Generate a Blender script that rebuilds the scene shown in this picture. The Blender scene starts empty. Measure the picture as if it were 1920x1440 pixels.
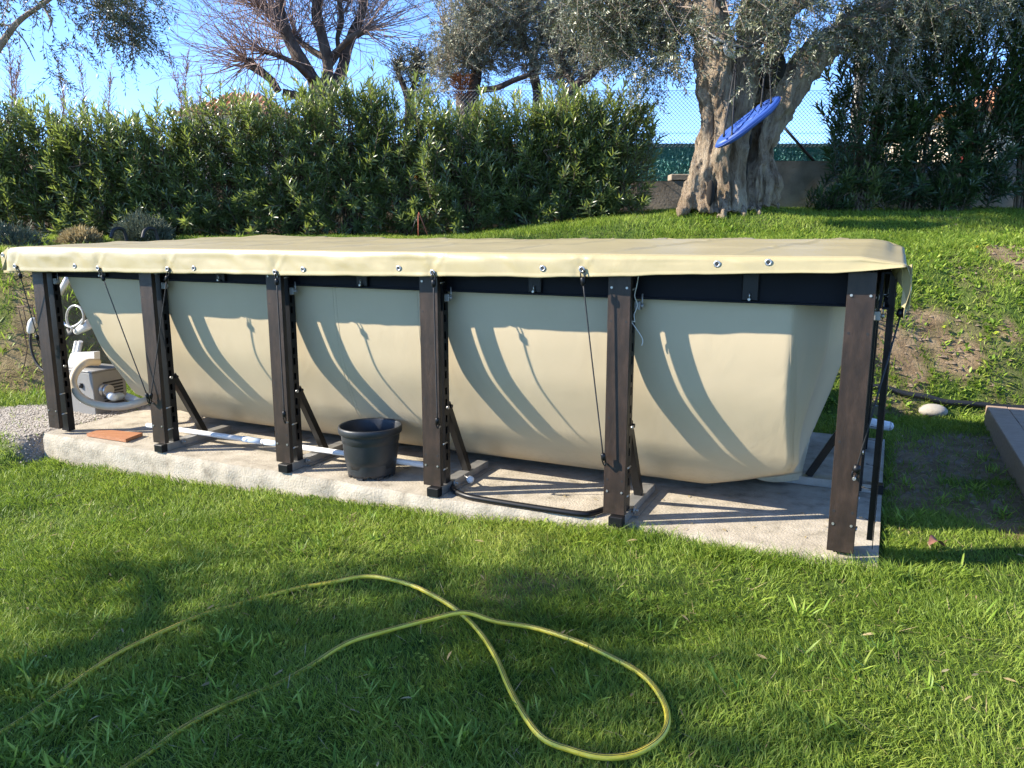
import bpy, math, random
import numpy as np
from mathutils import Vector

SC = bpy.context.scene
COL = SC.collection
R = math.radians

# ------------------------------------------------------------------ camera
PITCH, FPX, CAMH = 11.06, 1500.0, 1.60
cam_d = bpy.data.cameras.new('camera')
cam_d.sensor_width = 36.0
cam_d.lens = 36.0 * FPX / 1920.0
cam_d.clip_start = 0.05
cam_d.clip_end = 3000
cam = bpy.data.objects.new('camera', cam_d)
COL.objects.link(cam)
cam.location = (0, 0, CAMH)
cam.rotation_euler = (R(90 - PITCH), 0, 0)
SC.camera = cam

# ------------------------------------------------------------------ sky and sun
SUN_AZ, SUN_EL = 6.0, 32.5          # light travels towards +X, slightly away from the viewer
world = bpy.data.worlds.new('World')
SC.world = world
world.use_nodes = True
wn = world.node_tree.nodes
wl = world.node_tree.links
bgn = wn['Background']
sky = wn.new('ShaderNodeTexSky')
sky.sky_type = 'NISHITA'
sky.sun_disc = False
sky.sun_elevation = R(SUN_EL)
sky.sun_rotation = R(264)
sky.altitude = 50
sky.air_density = 0.52
sky.dust_density = 0.0
sky.ozone_density = 6.0
wl.new(sky.outputs['Color'], bgn.inputs['Color'])
bgn.inputs['Strength'].default_value = 0.15
sun_d = bpy.data.lights.new('sun', 'SUN')
sun_d.energy = 3.75
sun_d.angle = R(0.55)
sun_d.color = (1.0, 0.92, 0.78)
sun = bpy.data.objects.new('sun', sun_d)
COL.objects.link(sun)
ldir = Vector((math.cos(R(SUN_AZ)) * math.cos(R(SUN_EL)), math.sin(R(SUN_AZ)) * math.cos(R(SUN_EL)), -math.sin(R(SUN_EL))))
sun.rotation_euler = ldir.to_track_quat('-Z', 'Y').to_euler()
sun.location = (-10, 0, 12)
SC.view_settings.view_transform = 'Standard'
SC.view_settings.look = 'None'
SC.view_settings.exposure = 1.80
SC.view_settings.gamma = 1.0
SC.view_settings.use_curve_mapping = False
SC.cycles.max_bounces = 8
SC.cycles.transparent_max_bounces = 8
SC.cycles.use_denoising = True
SC.cycles.denoiser = 'OPENIMAGEDENOISE'
SC.cycles.denoising_input_passes = 'RGB_ALBEDO_NORMAL'
SC.cycles.denoising_prefilter = 'NONE'
SC.cycles.sample_clamp_indirect = 6.0

# ------------------------------------------------------------------ placing helpers
_c, _s = math.cos(R(PITCH)), math.sin(R(PITCH))
def ray(x, y):
    u = (x - 960) / FPX
    v = (y - 720) / FPX
    return np.array([u, _c - v * _s, -_s - v * _c])
O = np.array([0.0, 0.0, CAMH])
def at_z(x, y, z):
    r = ray(x, y)
    return O + r * ((z - CAMH) / r[2])
def at_y(x, y, Y):
    r = ray(x, y)
    return O + r * (Y / r[1])
P1 = np.array([-3.66, 6.145])
P6 = np.array([1.54, 3.692])
FD = (P6 - P1) / np.linalg.norm(P6 - P1)     # along the long front of the pool
FN = np.array([-FD[1], FD[0]])               # back, away from the viewer
FROT = math.atan2(FD[1], FD[0])
def face(a, b, z):
    q = P1 + FD * a + FN * b
    return np.array([q[0], q[1], z])
def at_b(x, y, b):
    r = ray(x, y)
    t = ((P1 + FN * b) @ FN) / (r[:2] @ FN)
    return O + r * t
def uv(P):
    q = np.asarray(P)[..., :2] - P1
    return q @ FD, q @ FN

# ------------------------------------------------------------------ object helpers
def tag(o, label=None, cat=None, group=None, kind=None):
    if label: o['label'] = label
    if cat: o['category'] = cat
    if group: o['group'] = group
    if kind: o['kind'] = kind
    return o
def empty(name, loc=(0, 0, 0), rz=0.0, label=None, cat=None, group=None):
    o = bpy.data.objects.new(name, None)
    o.empty_display_size = 0.1
    COL.objects.link(o)
    o.location = loc
    o.rotation_euler = (0, 0, rz)
    return tag(o, label, cat, group)
def link_mesh(name, me, mat, parent=None):
    o = bpy.data.objects.new(name, me)
    if mat is not None and len(me.materials) == 0:
        me.materials.append(mat)
    COL.objects.link(o)
    if parent is not None:
        o.parent = parent
    return o
def copy_tree(o, parent=None):
    c = o.copy()
    COL.objects.link(c)
    c.parent = parent
    for ch in list(o.children):
        copy_tree(ch, c)
    return c
def norm(v):
    v = np.asarray(v, float)
    return v / (np.linalg.norm(v, axis=-1, keepdims=True) + 1e-12)

class MB:
    """collects boxes, tubes and lathes of one part"""
    def __init__(s):
        s.v = []
        s.f = []
        s.sm = []
    def add(s, vs, fs, smooth=False):
        k = len(s.v)
        s.v += [tuple(map(float, p)) for p in vs]
        s.f += [tuple(k + i for i in f) for f in fs]
        s.sm += [smooth] * len(fs)
        return s
    def box(s, x0, x1, y0, y1, z0, z1, bev=0.0):
        if bev <= 0:
            vs = [(x, y, z) for x in (x0, x1) for y in (y0, y1) for z in (z0, z1)]
            fs = [(0, 1, 3, 2), (4, 6, 7, 5), (0, 4, 5, 1), (2, 3, 7, 6), (0, 2, 6, 4), (1, 5, 7, 3)]
            return s.add(vs, fs)
        b = min(bev, (x1 - x0) * .45, (y1 - y0) * .45, (z1 - z0) * .45)
        vs, idx = [], {}
        X, Y, Z = (x0, x1), (y0, y1), (z0, z1)
        for i in (0, 1):
            for j in (0, 1):
                for k in (0, 1):
                    sx, sy, sz = (1 - 2 * i), (1 - 2 * j), (1 - 2 * k)
                    idx[i, j, k, 0] = len(vs); vs.append((X[i], Y[j] + sy * b, Z[k] + sz * b))
                    idx[i, j, k, 1] = len(vs); vs.append((X[i] + sx * b, Y[j], Z[k] + sz * b))
                    idx[i, j, k, 2] = len(vs); vs.append((X[i] + sx * b, Y[j] + sy * b, Z[k]))
        fs = []
        q = lambda *t: fs.append(tuple(idx[u] for u in t))
        for i in (0, 1):
            q((i, 0, 0, 0), (i, 1, 0, 0), (i, 1, 1, 0), (i, 0, 1, 0))
            q((0, i, 0, 1), (1, i, 0, 1), (1, i, 1, 1), (0, i, 1, 1))
            q((0, 0, i, 2), (1, 0, i, 2), (1, 1, i, 2), (0, 1, i, 2))
        for i in (0, 1):
            for j in (0, 1):
                q((i, j, 0, 0), (i, j, 1, 0), (i, j, 1, 1), (i, j, 0, 1))
                q((i, 0, j, 0), (i, 1, j, 0), (i, 1, j, 2), (i, 0, j, 2))
                q((0, i, j, 1), (1, i, j, 1), (1, i, j, 2), (0, i, j, 2))
                for k in (0, 1):
                    q((i, j, k, 0), (i, j, k, 1), (i, j, k, 2))
        return s.add(vs, fs)
    def tube(s, pts, rad, n=8, caps=True, smooth=True):
        P = np.asarray(pts, float)
        m = len(P)
        rad = np.full(m, rad, float) if np.isscalar(rad) else np.asarray(rad, float)
        T = np.zeros_like(P)
        T[1:-1] = P[2:] - P[:-2]
        T[0] = P[1] - P[0]
        T[-1] = P[-1] - P[-2]
        T = norm(T)
        u = np.cross(T[0], (0, 0, 1.0))
        if np.linalg.norm(u) < 1e-3:
            u = np.cross(T[0], (1.0, 0, 0))
        u = norm(u)
        vs = []
        for i in range(m):
            u = u - T[i] * (u @ T[i])
            u = norm(u)
            w = np.cross(T[i], u)
            for k in range(n):
                a = 2 * math.pi * k / n
                vs.append(P[i] + (u * math.cos(a) + w * math.sin(a)) * rad[i])
        fs = []
        for i in range(m - 1):
            for k in range(n):
                k2 = (k + 1) % n
                fs.append((i * n + k, i * n + k2, (i + 1) * n + k2, (i + 1) * n + k))
        s.add(vs, fs, smooth)
        if caps:
            k0 = len(s.v) - m * n
            s.f += [tuple(k0 + n - 1 - k for k in range(n)), tuple(k0 + (m - 1) * n + k for k in range(n))]
            s.sm += [False, False]
        return s
    def lathe(s, prof, n=32, center=(0, 0, 0), smooth=True, capb=False):
        vs, fs = [], []
        m = len(prof)
        for r, z in prof:
            for k in range(n):
                a = 2 * math.pi * k / n
                vs.append((center[0] + r * math.cos(a), center[1] + r * math.sin(a), center[2] + z))
        for i in range(m - 1):
            for k in range(n):
                k2 = (k + 1) % n
                fs.append((i * n + k, i * n + k2, (i + 1) * n + k2, (i + 1) * n + k))
        s.add(vs, fs, smooth)
        if capb:
            k0 = len(s.v) - m * n
            s.f += [tuple(k0 + n - 1 - k for k in range(n)), tuple(k0 + (m - 1) * n + k for k in range(n))]
            s.sm += [False, False]
        return s
    def ball(s, c, r, n=10, m=6, sc=(1, 1, 1)):
        prof = []
        vs, fs = [], []
        for i in range(m + 1):
            th = math.pi * i / m
            for k in range(n):
                a = 2 * math.pi * k / n
                vs.append((c[0] + r * sc[0] * math.sin(th) * math.cos(a), c[1] + r * sc[1] * math.sin(th) * math.sin(a), c[2] + r * sc[2] * math.cos(th)))
        for i in range(m):
            for k in range(n):
                k2 = (k + 1) % n
                fs.append((i * n + k, (i + 1) * n + k, (i + 1) * n + k2, i * n + k2))
        return s.add(vs, fs, True)
    def grid(s, fn, nu, nv, smooth=True, flip=False):
        vs = [fn(i / nu, j / nv) for i in range(nu + 1) for j in range(nv + 1)]
        fs = []
        for i in range(nu):
            for j in range(nv):
                a = i * (nv + 1) + j
                f = (a, a + nv + 1, a + nv + 2, a + 1)
                fs.append(f[::-1] if flip else f)
        return s.add(vs, fs, smooth)
    def xf(s, M, t=(0, 0, 0)):
        s.v = [tuple(np.asarray(M) @ np.asarray(p) + np.asarray(t)) for p in s.v]
        return s
    def mesh(s, name):
        me = bpy.data.meshes.new(name)
        me.from_pydata(s.v, [], s.f)
        me.polygons.foreach_set('use_smooth', s.sm)
        me.update()
        return me
    def build(s, name, mat, parent=None):
        return link_mesh(name, s.mesh(name), mat, parent)

def crom(pts, n=8):
    """smooth curve through the points"""
    P = np.asarray(pts, float)
    P = np.vstack([2 * P[0] - P[1], P, 2 * P[-1] - P[-2]])
    out = []
    for i in range(1, len(P) - 2):
        for k in range(n):
            t = k / n
            out.append(.5 * (2 * P[i] + (P[i + 1] - P[i - 1]) * t + (2 * P[i - 1] - 5 * P[i] + 4 * P[i + 1] - P[i + 2]) * t * t
                             + (3 * P[i] - P[i - 1] - 3 * P[i + 1] + P[i + 2]) * t ** 3))
    out.append(P[-2])
    return np.array(out)

class NM:
    """large meshes of leaves or blades, from numpy arrays"""
    def __init__(s):
        s.V = []; s.L = []; s.T = []; s.C = []; s.n = 0
    def add(s, verts, faces_by_size, tint):
        # verts (N,k,3); faces: list of index tuples into k
        N, k, _ = verts.shape
        s.V.append(verts.reshape(-1, 3))
        base = s.n + np.arange(N)[:, None] * k
        for f in faces_by_size:
            idx = base + np.array(f)[None, :]
            s.L.append(idx.reshape(-1))
            s.T.append(np.full(N, len(f)))
        s.C.append(np.repeat(np.asarray(tint, float), k) if np.ndim(tint) == 1 else np.asarray(tint, float).reshape(-1))
        s.n += N * k
    def mesh(s, name):
        V = np.concatenate(s.V).astype(np.float32)
        L = np.concatenate(s.L).astype(np.int32)
        T = np.concatenate(s.T).astype(np.int32)
        C = np.concatenate(s.C).astype(np.float32)
        me = bpy.data.meshes.new(name)
        me.vertices.add(len(V))
        me.vertices.foreach_set('co', V.ravel())
        me.loops.add(len(L))
        me.loops.foreach_set('vertex_index', L)
        me.polygons.add(len(T))
        st = np.concatenate([[0], np.cumsum(T)[:-1]]).astype(np.int32)
        me.polygons.foreach_set('loop_start', st)
        me.polygons.foreach_set('loop_total', T)
        at = me.attributes.new('tint', 'FLOAT', 'POINT')
        at.data.foreach_set('value', C)
        me.update(calc_edges=True)
        return me
    def build(s, name, mat, parent=None):
        return link_mesh(name, s.mesh(name), mat, parent)
    def lance(s, pos, d, L, W, up, droop, tint):
        d = norm(d)
        side = norm(np.cross(d, up))
        nr = np.cross(side, d)
        L = np.asarray(L)[:, None]; W = np.asarray(W)[:, None]; dr = np.asarray(droop)[:, None]
        at = lambda t: pos + d * L * t - nr * dr * L * t * t
        v = np.stack([at(0), at(.35) - side * W * .5 + nr * W * .12, at(.35) + side * W * .5 + nr * W * .12,
                      at(.7) - side * W * .4 + nr * W * .1, at(.7) + side * W * .4 + nr * W * .1, at(1.0), at(.35), at(.7)], 1)
        s.add(v, [(0, 6, 1), (0, 2, 6), (1, 6, 7, 3), (6, 2, 4, 7), (3, 7, 5), (7, 4, 5)], tint)
    def olive(s, pos, d, L, W, up, tint):
        d = norm(d)
        side = norm(np.cross(d, up))
        nr = np.cross(side, d)
        L = np.asarray(L)[:, None]; W = np.asarray(W)[:, None]
        v = np.stack([pos, pos + d * L * .5 - side * W * .5 + nr * W * .15, pos + d * L - nr * L * .08, pos + d * L * .5 + side * W * .5 + nr * W * .15], 1)
        s.add(v, [(0, 3, 2), (0, 2, 1)], tint)
    def blade(s, pos, d, L, W, side, bend, tint):
        # grass blade: d upright direction, bend = horizontal bend vector
        L = np.asarray(L)[:, None]; W = np.asarray(W)[:, None]
        m = pos + d * L * .55 + bend * L * .22
        t = pos + d * L * .92 + bend * L * .8
        v = np.stack([pos - side * W * .5, pos + side * W * .5, m - side * W * .45, m + side * W * .45, t], 1)
        s.add(v, [(0, 1, 3, 2), (2, 3, 4)], tint)
    def twigs(s, A, B, ra, rb, tint=0.5):
        # 3-sided tapered sticks from A to B
        d = norm(B - A)
        u = norm(np.cross(d, np.array([.31, .77, .55])))
        w = np.cross(d, u)
        ra = np.broadcast_to(np.asarray(ra), (len(A),))[:, None]; rb = np.broadcast_to(np.asarray(rb), (len(A),))[:, None]
        vs = []
        for P, r in ((A, ra), (B, rb)):
            for k in range(3):
                a = 2 * math.pi * k / 3
                vs.append(P + (u * math.cos(a) + w * math.sin(a)) * r)
        s.add(np.stack(vs, 1), [(0, 1, 4, 3), (1, 2, 5, 4), (2, 0, 3, 5)], np.full(len(A), tint))

# value noise for shapes and masks
def _hash(ix, iy, iz, seed):
    h = (ix * 374761393 + iy * 668265263 + iz * 2147483647 + seed * 974634777) & 0xFFFFFFFF
    h = ((h ^ (h >> 13)) * 1274126177) & 0xFFFFFFFF
    h = h ^ (h >> 16)
    return (h & 0xFFFFFF) / float(0xFFFFFF)
def vnoise(x, y, z=0.0, seed=0):
    x, y, z = np.broadcast_arrays(np.asarray(x, float), np.asarray(y, float), np.asarray(z, float))
    ix, iy, iz = np.floor(x).astype(np.int64), np.floor(y).astype(np.int64), np.floor(z).astype(np.int64)
    fx, fy, fz = x - ix, y - iy, z - iz
    fx, fy, fz = [f * f * (3 - 2 * f) for f in (fx, fy, fz)]
    r = 0
    for a in (0, 1):
        for b in (0, 1):
            for c in (0, 1):
                w = (fx if a else 1 - fx) * (fy if b else 1 - fy) * (fz if c else 1 - fz)
                r = r + w * _hash(ix + a, iy + b, iz + c, seed)
    return r
def fbm(x, y, z=0.0, o=3, seed=0):
    t, a, n = 0, 1, 0
    for k in range(o):
        t = t + a * vnoise(np.asarray(x) * 2 ** k, np.asarray(y) * 2 ** k, np.asarray(z) * 2 ** k, seed + k)
        n += a
        a *= .5
    return t / n
def sstep(x, a, b):
    t = np.clip((np.asarray(x, float) - a) / (b - a), 0, 1)
    return t * t * (3 - 2 * t)

# ------------------------------------------------------------------ materials
def new_mat(name):
    m = bpy.data.materials.new(name)
    m.use_nodes = True
    nt = m.node_tree
    return m, nt, nt.nodes['Principled BSDF'], nt.nodes['Material Output']
def ramp(nt, fac, stops):
    r = nt.nodes.new('ShaderNodeValToRGB')
    e = r.color_ramp.elements
    while len(e) < len(stops):
        e.new(0.5)
    for k, (p, c) in enumerate(stops):
        e[k].position = p
        e[k].color = (c[0], c[1], c[2], 1)
    nt.links.new(fac, r.inputs[0])
    return r.outputs[0]
def noise(nt, scale, detail=4, rough=.6, vec=None, dist=0.0):
    n = nt.nodes.new('ShaderNodeTexNoise')
    n.inputs['Scale'].default_value = scale
    n.inputs['Detail'].default_value = detail
    n.inputs['Roughness'].default_value = rough
    n.inputs['Distortion'].default_value = dist
    if vec is not None:
        nt.links.new(vec, n.inputs['Vector'])
    return n.outputs['Fac']
def coords(nt, sc=(1, 1, 1), kind='Object'):
    t = nt.nodes.new('ShaderNodeTexCoord')
    mp = nt.nodes.new('ShaderNodeMapping')
    mp.inputs['Scale'].default_value = sc
    nt.links.new(t.outputs[kind], mp.inputs['Vector'])
    return mp.outputs['Vector']
def bump(nt, h, strength, dist, bsdf):
    b = nt.nodes.new('ShaderNodeBump')
    b.inputs['Strength'].default_value = strength
    b.inputs['Distance'].default_value = dist
    nt.links.new(h, b.inputs['Height'])
    nt.links.new(b.outputs[0], bsdf.inputs['Normal'])
    return b
def simple(name, stops, scale=6, rough=.6, sc=(1, 1, 1), bmp=0.0, bscale=40, metal=0.0, spec=0.5, detail=5, bdist=.01):
    m, nt, b, out = new_mat(name)
    v = coords(nt, sc)
    if len(stops) == 1:
        b.inputs['Base Color'].default_value = (*stops[0], 1)
    else:
        n = len(stops)
        c = ramp(nt, noise(nt, scale, detail, .62, v), [(.3 + .4 * k / (n - 1), s) for k, s in enumerate(stops)])
        nt.links.new(c, b.inputs['Base Color'])
    b.inputs['Roughness'].default_value = rough
    b.inputs['Metallic'].default_value = metal
    b.inputs['Specular IOR Level'].default_value = spec
    if bmp > 0:
        bump(nt, noise(nt, bscale, 4, .6, v), bmp, bdist, b)
    return m
def leafy(name, lo, mid, hi, rough=.45, trans=.35, tcol=None, spec=.4, under=None):
    """leaf material: colour from each leaf's own tint, a share of light passes through"""
    m, nt, b, out = new_mat(name)
    a = nt.nodes.new('ShaderNodeAttribute')
    a.attribute_name = 'tint'
    c = ramp(nt, a.outputs['Fac'], [(0.0, lo), (.5, mid), (1.0, hi)])
    if under is not None:
        g = nt.nodes.new('ShaderNodeNewGeometry')
        mx = nt.nodes.new('ShaderNodeMix')
        mx.data_type = 'RGBA'
        nt.links.new(g.outputs['Backfacing'], mx.inputs[0])
        nt.links.new(c, mx.inputs[6])
        mx.inputs[7].default_value = (*under, 1)
        c = mx.outputs[2]
    nt.links.new(c, b.inputs['Base Color'])
    b.inputs['Roughness'].default_value = rough
    b.inputs['Specular IOR Level'].default_value = spec
    t = nt.nodes.new('ShaderNodeBsdfTranslucent')
    if tcol is None:
        nt.links.new(c, t.inputs['Color'])
    else:
        t.inputs['Color'].default_value = (*tcol, 1)
    mx = nt.nodes.new('ShaderNodeMixShader')
    mx.inputs[0].default_value = trans
    nt.links.new(b.outputs[0], mx.inputs[1])
    nt.links.new(t.outputs[0], mx.inputs[2])
    nt.links.new(mx.outputs[0], out.inputs['Surface'])
    return m

M = {}
M['tarp'] = simple('tarp_vinyl', [(.385, .325, .165), (.435, .370, .200)], scale=2.2, rough=.38, bmp=.25, bscale=9, bdist=.02)
M['liner'] = simple('liner_vinyl', [(.405, .345, .230), (.445, .380, .255)], scale=1.4, rough=.42, bmp=.12, bscale=5, bdist=.02)
M['plate'] = simple('brown_steel', [(.016, .0105, .0075), (.027, .017, .0115), (.045, .028, .019)], scale=7, rough=.45, sc=(3, 3, 1.1), bmp=.1, bscale=30, spec=.4)
M['black'] = simple('black_steel', [(.004, .004, .005), (.008, .008, .009)], scale=8, rough=.4, spec=.3)
M['navy'] = simple('black_beam', [(.003, .0035, .006), (.005, .0055, .009)], scale=4, rough=.6, spec=.2)
M['alu'] = simple('galvanised', [(.26, .25, .23), (.36, .35, .33)], scale=14, rough=.45, metal=.6)
M['zinc'] = simple('zinc_bolt', [(.45, .44, .42)], rough=.35, metal=.8)
M['concrete'] = simple('concrete', [(.18, .15, .11), (.32, .28, .215), (.39, .34, .265), (.45, .40, .32)], scale=7, rough=.92, bmp=.8, bscale=70, bdist=.008, detail=12)
M['pipewhite'] = simple('white_plastic', [(.60, .59, .57), (.66, .65, .63)], scale=5, rough=.35)
M['bluegrey'] = simple('blue_grey_plastic', [(.40, .48, .58), (.48, .55, .63)], scale=7, rough=.4)
M['pot'] = simple('black_pot_plastic', [(.014, .016, .019), (.028, .031, .034)], scale=9, rough=.45, bmp=.06, bscale=90)
M['rubber'] = simple('black_rubber', [(.012, .012, .013)], rough=.6)
M['wood'] = simple('orange_wood', [(.30, .12, .05), (.42, .19, .085)], scale=6, rough=.6, sc=(1.2, 12, 12), bmp=.2)
M['deck'] = simple('deck_wood', [(.26, .18, .12), (.38, .27, .19)], scale=5, rough=.7, sc=(2, 10, 8), bmp=.3)
M['hose'] = simple('yellow_hose', [(.58, .42, .025), (.70, .55, .045), (.74, .60, .09)], scale=12, rough=.4)
M['beigehose'] = simple('beige_hose', [(.46, .38, .27), (.54, .46, .34)], scale=6, rough=.4)
M['greybox'] = simple('grey_casing', [(.17, .165, .155), (.21, .205, .195)], scale=3, rough=.5)
M['swing'] = simple('blue_padding', [(.022, .065, .27), (.032, .09, .34)], scale=6, rough=.5, bmp=.2, bscale=12)
M['rope'] = simple('pale_rope', [(.38, .35, .30), (.50, .47, .42)], scale=60, rough=.9)
M['bark_olive'] = None
M['rock'] = simple('pale_stone', [(.26, .235, .195), (.36, .33, .28)], scale=8, rough=.85, bmp=.3)
M['wall'] = simple('old_render_wall', [(.15, .125, .095), (.25, .21, .165), (.33, .285, .23)], scale=2.6, rough=.95, bmp=.5, bscale=25, detail=8)
M['fence'] = simple('galvanised_wire', [(.10, .11, .125)], rough=.5, metal=.3)
M['postgrey'] = simple('concrete_post', [(.30, .29, .26), (.42, .40, .37)], scale=9, rough=.9, bmp=.3)
M['housewhite'] = simple('white_render', [(.52, .49, .44), (.60, .57, .52)], scale=1.0, rough=.9)
M['housecream'] = simple('cream_render', [(.55, .45, .32), (.64, .53, .40)], scale=1.0, rough=.9)
M['tile'] = simple('clay_tile', [(.40, .16, .08), (.55, .25, .13)], scale=9, rough=.8)
M['redpaint'] = simple('red_paint', [(.45, .05, .03)], rough=.5)
M['glass'] = simple('dark_glass', [(.02, .025, .03)], rough=.1)
M['twig'] = simple('red_brown_twig', [(.24, .155, .125), (.34, .24, .20)], scale=5, rough=.8)
M['darkbark'] = simple('dark_bark', [(.035, .024, .018), (.085, .06, .045), (.13, .095, .07)], scale=9, rough=.95, sc=(1, 1, .4), bmp=1.0, bscale=22, bdist=.04)
M['palebark'] = simple('pale_branch_bark', [(.20, .15, .12), (.30, .24, .19)], scale=9, rough=.9)
M['stem'] = simple('oleander_stem', [(.10, .075, .05), (.17, .13, .09)], scale=9, rough=.9)
M['deadpalm'] = leafy('dead_palm_leaf', (.09, .035, .018), (.16, .065, .03), (.24, .11, .05), trans=.15)
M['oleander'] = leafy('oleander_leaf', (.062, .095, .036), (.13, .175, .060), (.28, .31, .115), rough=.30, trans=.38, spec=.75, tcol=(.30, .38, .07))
M['oleander_shaded'] = leafy('oleander_leaf_shaded', (.022, .045, .015), (.045, .08, .022), (.09, .14, .04), rough=.36, trans=.18, spec=.5, tcol=(.11, .17, .025))  # darker copy of the oleander leaf, the olive's shade put into its colour
M['olive'] = leafy('olive_leaf', (.045, .055, .022), (.11, .12, .052), (.26, .26, .14), rough=.34, trans=.12, spec=.7, under=(.21, .23, .16))
M['olive_far'] = leafy('olive_leaf_pale', (.09, .10, .055), (.17, .175, .10), (.30, .295, .19), rough=.4, trans=.15, spec=.5, under=(.25, .27, .2))
M['grass'] = leafy('grass_blade', (.108, .182, .024), (.238, .333, .042), (.45, .485, .11), rough=.5, trans=.48, spec=.3)
M['weed'] = leafy('weed_leaf', (.11, .21, .028), (.24, .36, .042), (.40, .47, .085), rough=.45, trans=.42, spec=.35)
M['dry'] = leafy('dry_grass', (.25, .19, .09), (.36, .28, .14), (.46, .38, .21), rough=.7, trans=.3, spec=.2)
M['lavender'] = leafy('grey_green_leaf', (.07, .085, .05), (.12, .14, .09), (.17, .19, .13), rough=.7, trans=.15, spec=.2)
M['screen'] = leafy('green_screen_strip', (.10, .34, .30), (.20, .50, .45), (.40, .68, .62), rough=.5, trans=.25, spec=.3)
M['yellow'] = simple('yellow_petal', [(.75, .50, .02)], rough=.6)
M['limeflower'] = simple('lime_flower', [(.50, .58, .04)], rough=.6)
M['brownleaf'] = simple('brown_dead_leaf', [(.13, .05, .035), (.24, .11, .075)], scale=20, rough=.8)
M['cord'] = simple('black_cord', [(.012, .012, .013), (.03, .03, .032)], scale=200, rough=.7)
M['clear'] = simple('clear_hose', [(.36, .35, .32)], rough=.15, spec=.7)
M['hollow_shade'] = simple('dark_hollow_shade', [(.012, .009, .007)], rough=1.0)  # near-black colour standing for the shade inside the trunk
M['string'] = simple('white_string', [(.7, .68, .62)], rough=.9)
M['gravelstone'] = simple('gravel_stone', [(.26, .23, .19), (.45, .41, .36)], scale=3, rough=.95, sc=(20, 20, 20))
M['lettering'] = simple('white_print', [(.8, .8, .78)], rough=.5)
M['stake'] = simple('rusty_stake', [(.35, .10, .05)], rough=.8)
M['rust'] = simple('dark_rust', [(.06, .04, .03), (.12, .07, .045)], scale=20, rough=.9)
M['clod'] = simple('soil_clod', [(.13, .095, .06), (.24, .18, .12)], scale=3, rough=1.0, sc=(20, 20, 20))
M['bluetub'] = simple('blue_plastic', [(.03, .10, .55)], rough=.4)
M['ochre'] = simple('ochre_plastic', [(.5, .27, .06)], rough=.6)
def _olive_bark():
    m, nt, b, out = new_mat('olive_bark')
    v = coords(nt, (1, 1, .28))
    v2 = coords(nt, (1, 1, 1))
    c = ramp(nt, noise(nt, 11, 10, .72, v, .8), [(.32, (.07, .05, .035)), (.41, (.26, .195, .135)), (.53, (.42, .335, .24)), (.68, (.52, .44, .33))])
    mx = nt.nodes.new('ShaderNodeMix')
    mx.data_type = 'RGBA'
    mx.blend_type = 'MULTIPLY'
    mx.inputs[0].default_value = .6
    nt.links.new(c, mx.inputs[6])
    nt.links.new(ramp(nt, noise(nt, 2.2, 5, .6, v2), [(.35, (.62, .52, .44)), (.6, (1, 1, 1))]), mx.inputs[7])
    nt.links.new(mx.outputs[2], b.inputs['Base Color'])
    b.inputs['Roughness'].default_value = .92
    b.inputs['Specular IOR Level'].default_value = .2
    bump(nt, noise(nt, 24, 10, .75, v, .8), 1.0, .09, b)
    return m
M['bark_olive'] = _olive_bark()
def _worn_vinyl(name, c0, c1, dirt, zlo, zhi, rough):
    # sheet vinyl with dried splashes low down and faint blotches all over
    m, nt, b, out = new_mat(name)
    v = coords(nt, (1, 1, 1))
    base = ramp(nt, noise(nt, 1.3, 5, .6, v), [(.32, c0), (.66, c1)])
    sp = nt.nodes.new('ShaderNodeSeparateXYZ')
    nt.links.new(v, sp.inputs[0])
    mr = nt.nodes.new('ShaderNodeMapRange')
    mr.inputs['From Min'].default_value = zhi
    mr.inputs['From Max'].default_value = zlo
    nt.links.new(sp.outputs['Z'], mr.inputs['Value'])
    n2 = ramp(nt, noise(nt, 26, 6, .75, v), [(.48, (0, 0, 0)), (.68, (1, 1, 1))])
    mu = nt.nodes.new('ShaderNodeMath'); mu.operation = 'MULTIPLY'
    nt.links.new(mr.outputs[0], mu.inputs[0]); nt.links.new(n2, mu.inputs[1])
    n3 = ramp(nt, noise(nt, 2.4, 7, .7, v, 1.2), [(.55, (0, 0, 0)), (.80, (.14, .14, .14))])
    ad = nt.nodes.new('ShaderNodeMath'); ad.operation = 'MAXIMUM'
    nt.links.new(mu.outputs[0], ad.inputs[0]); nt.links.new(n3, ad.inputs[1])
    s5 = nt.nodes.new('ShaderNodeMath'); s5.operation = 'MULTIPLY'; s5.inputs[1].default_value = .55
    nt.links.new(ad.outputs[0], s5.inputs[0])
    mx = nt.nodes.new('ShaderNodeMix'); mx.data_type = 'RGBA'
    nt.links.new(s5.outputs[0], mx.inputs[0]); nt.links.new(base, mx.inputs[6])
    mx.inputs[7].default_value = (*dirt, 1)
    nt.links.new(mx.outputs[2], b.inputs['Base Color'])
    b.inputs['Roughness'].default_value = rough
    bump(nt, noise(nt, 4.5, 5, .6, coords(nt, (1, 1, .6)), .8), .16, .02, b)
    return m
M['liner'] = _worn_vinyl('liner_vinyl_worn', (.475, .388, .255), (.520, .428, .285), (.27, .20, .13), .0, .30, .42)
M['tarp'] = _worn_vinyl('cover_vinyl_worn', (.340, .282, .145), (.382, .320, .172), (.29, .24, .14), -9, -8, .38)
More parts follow.
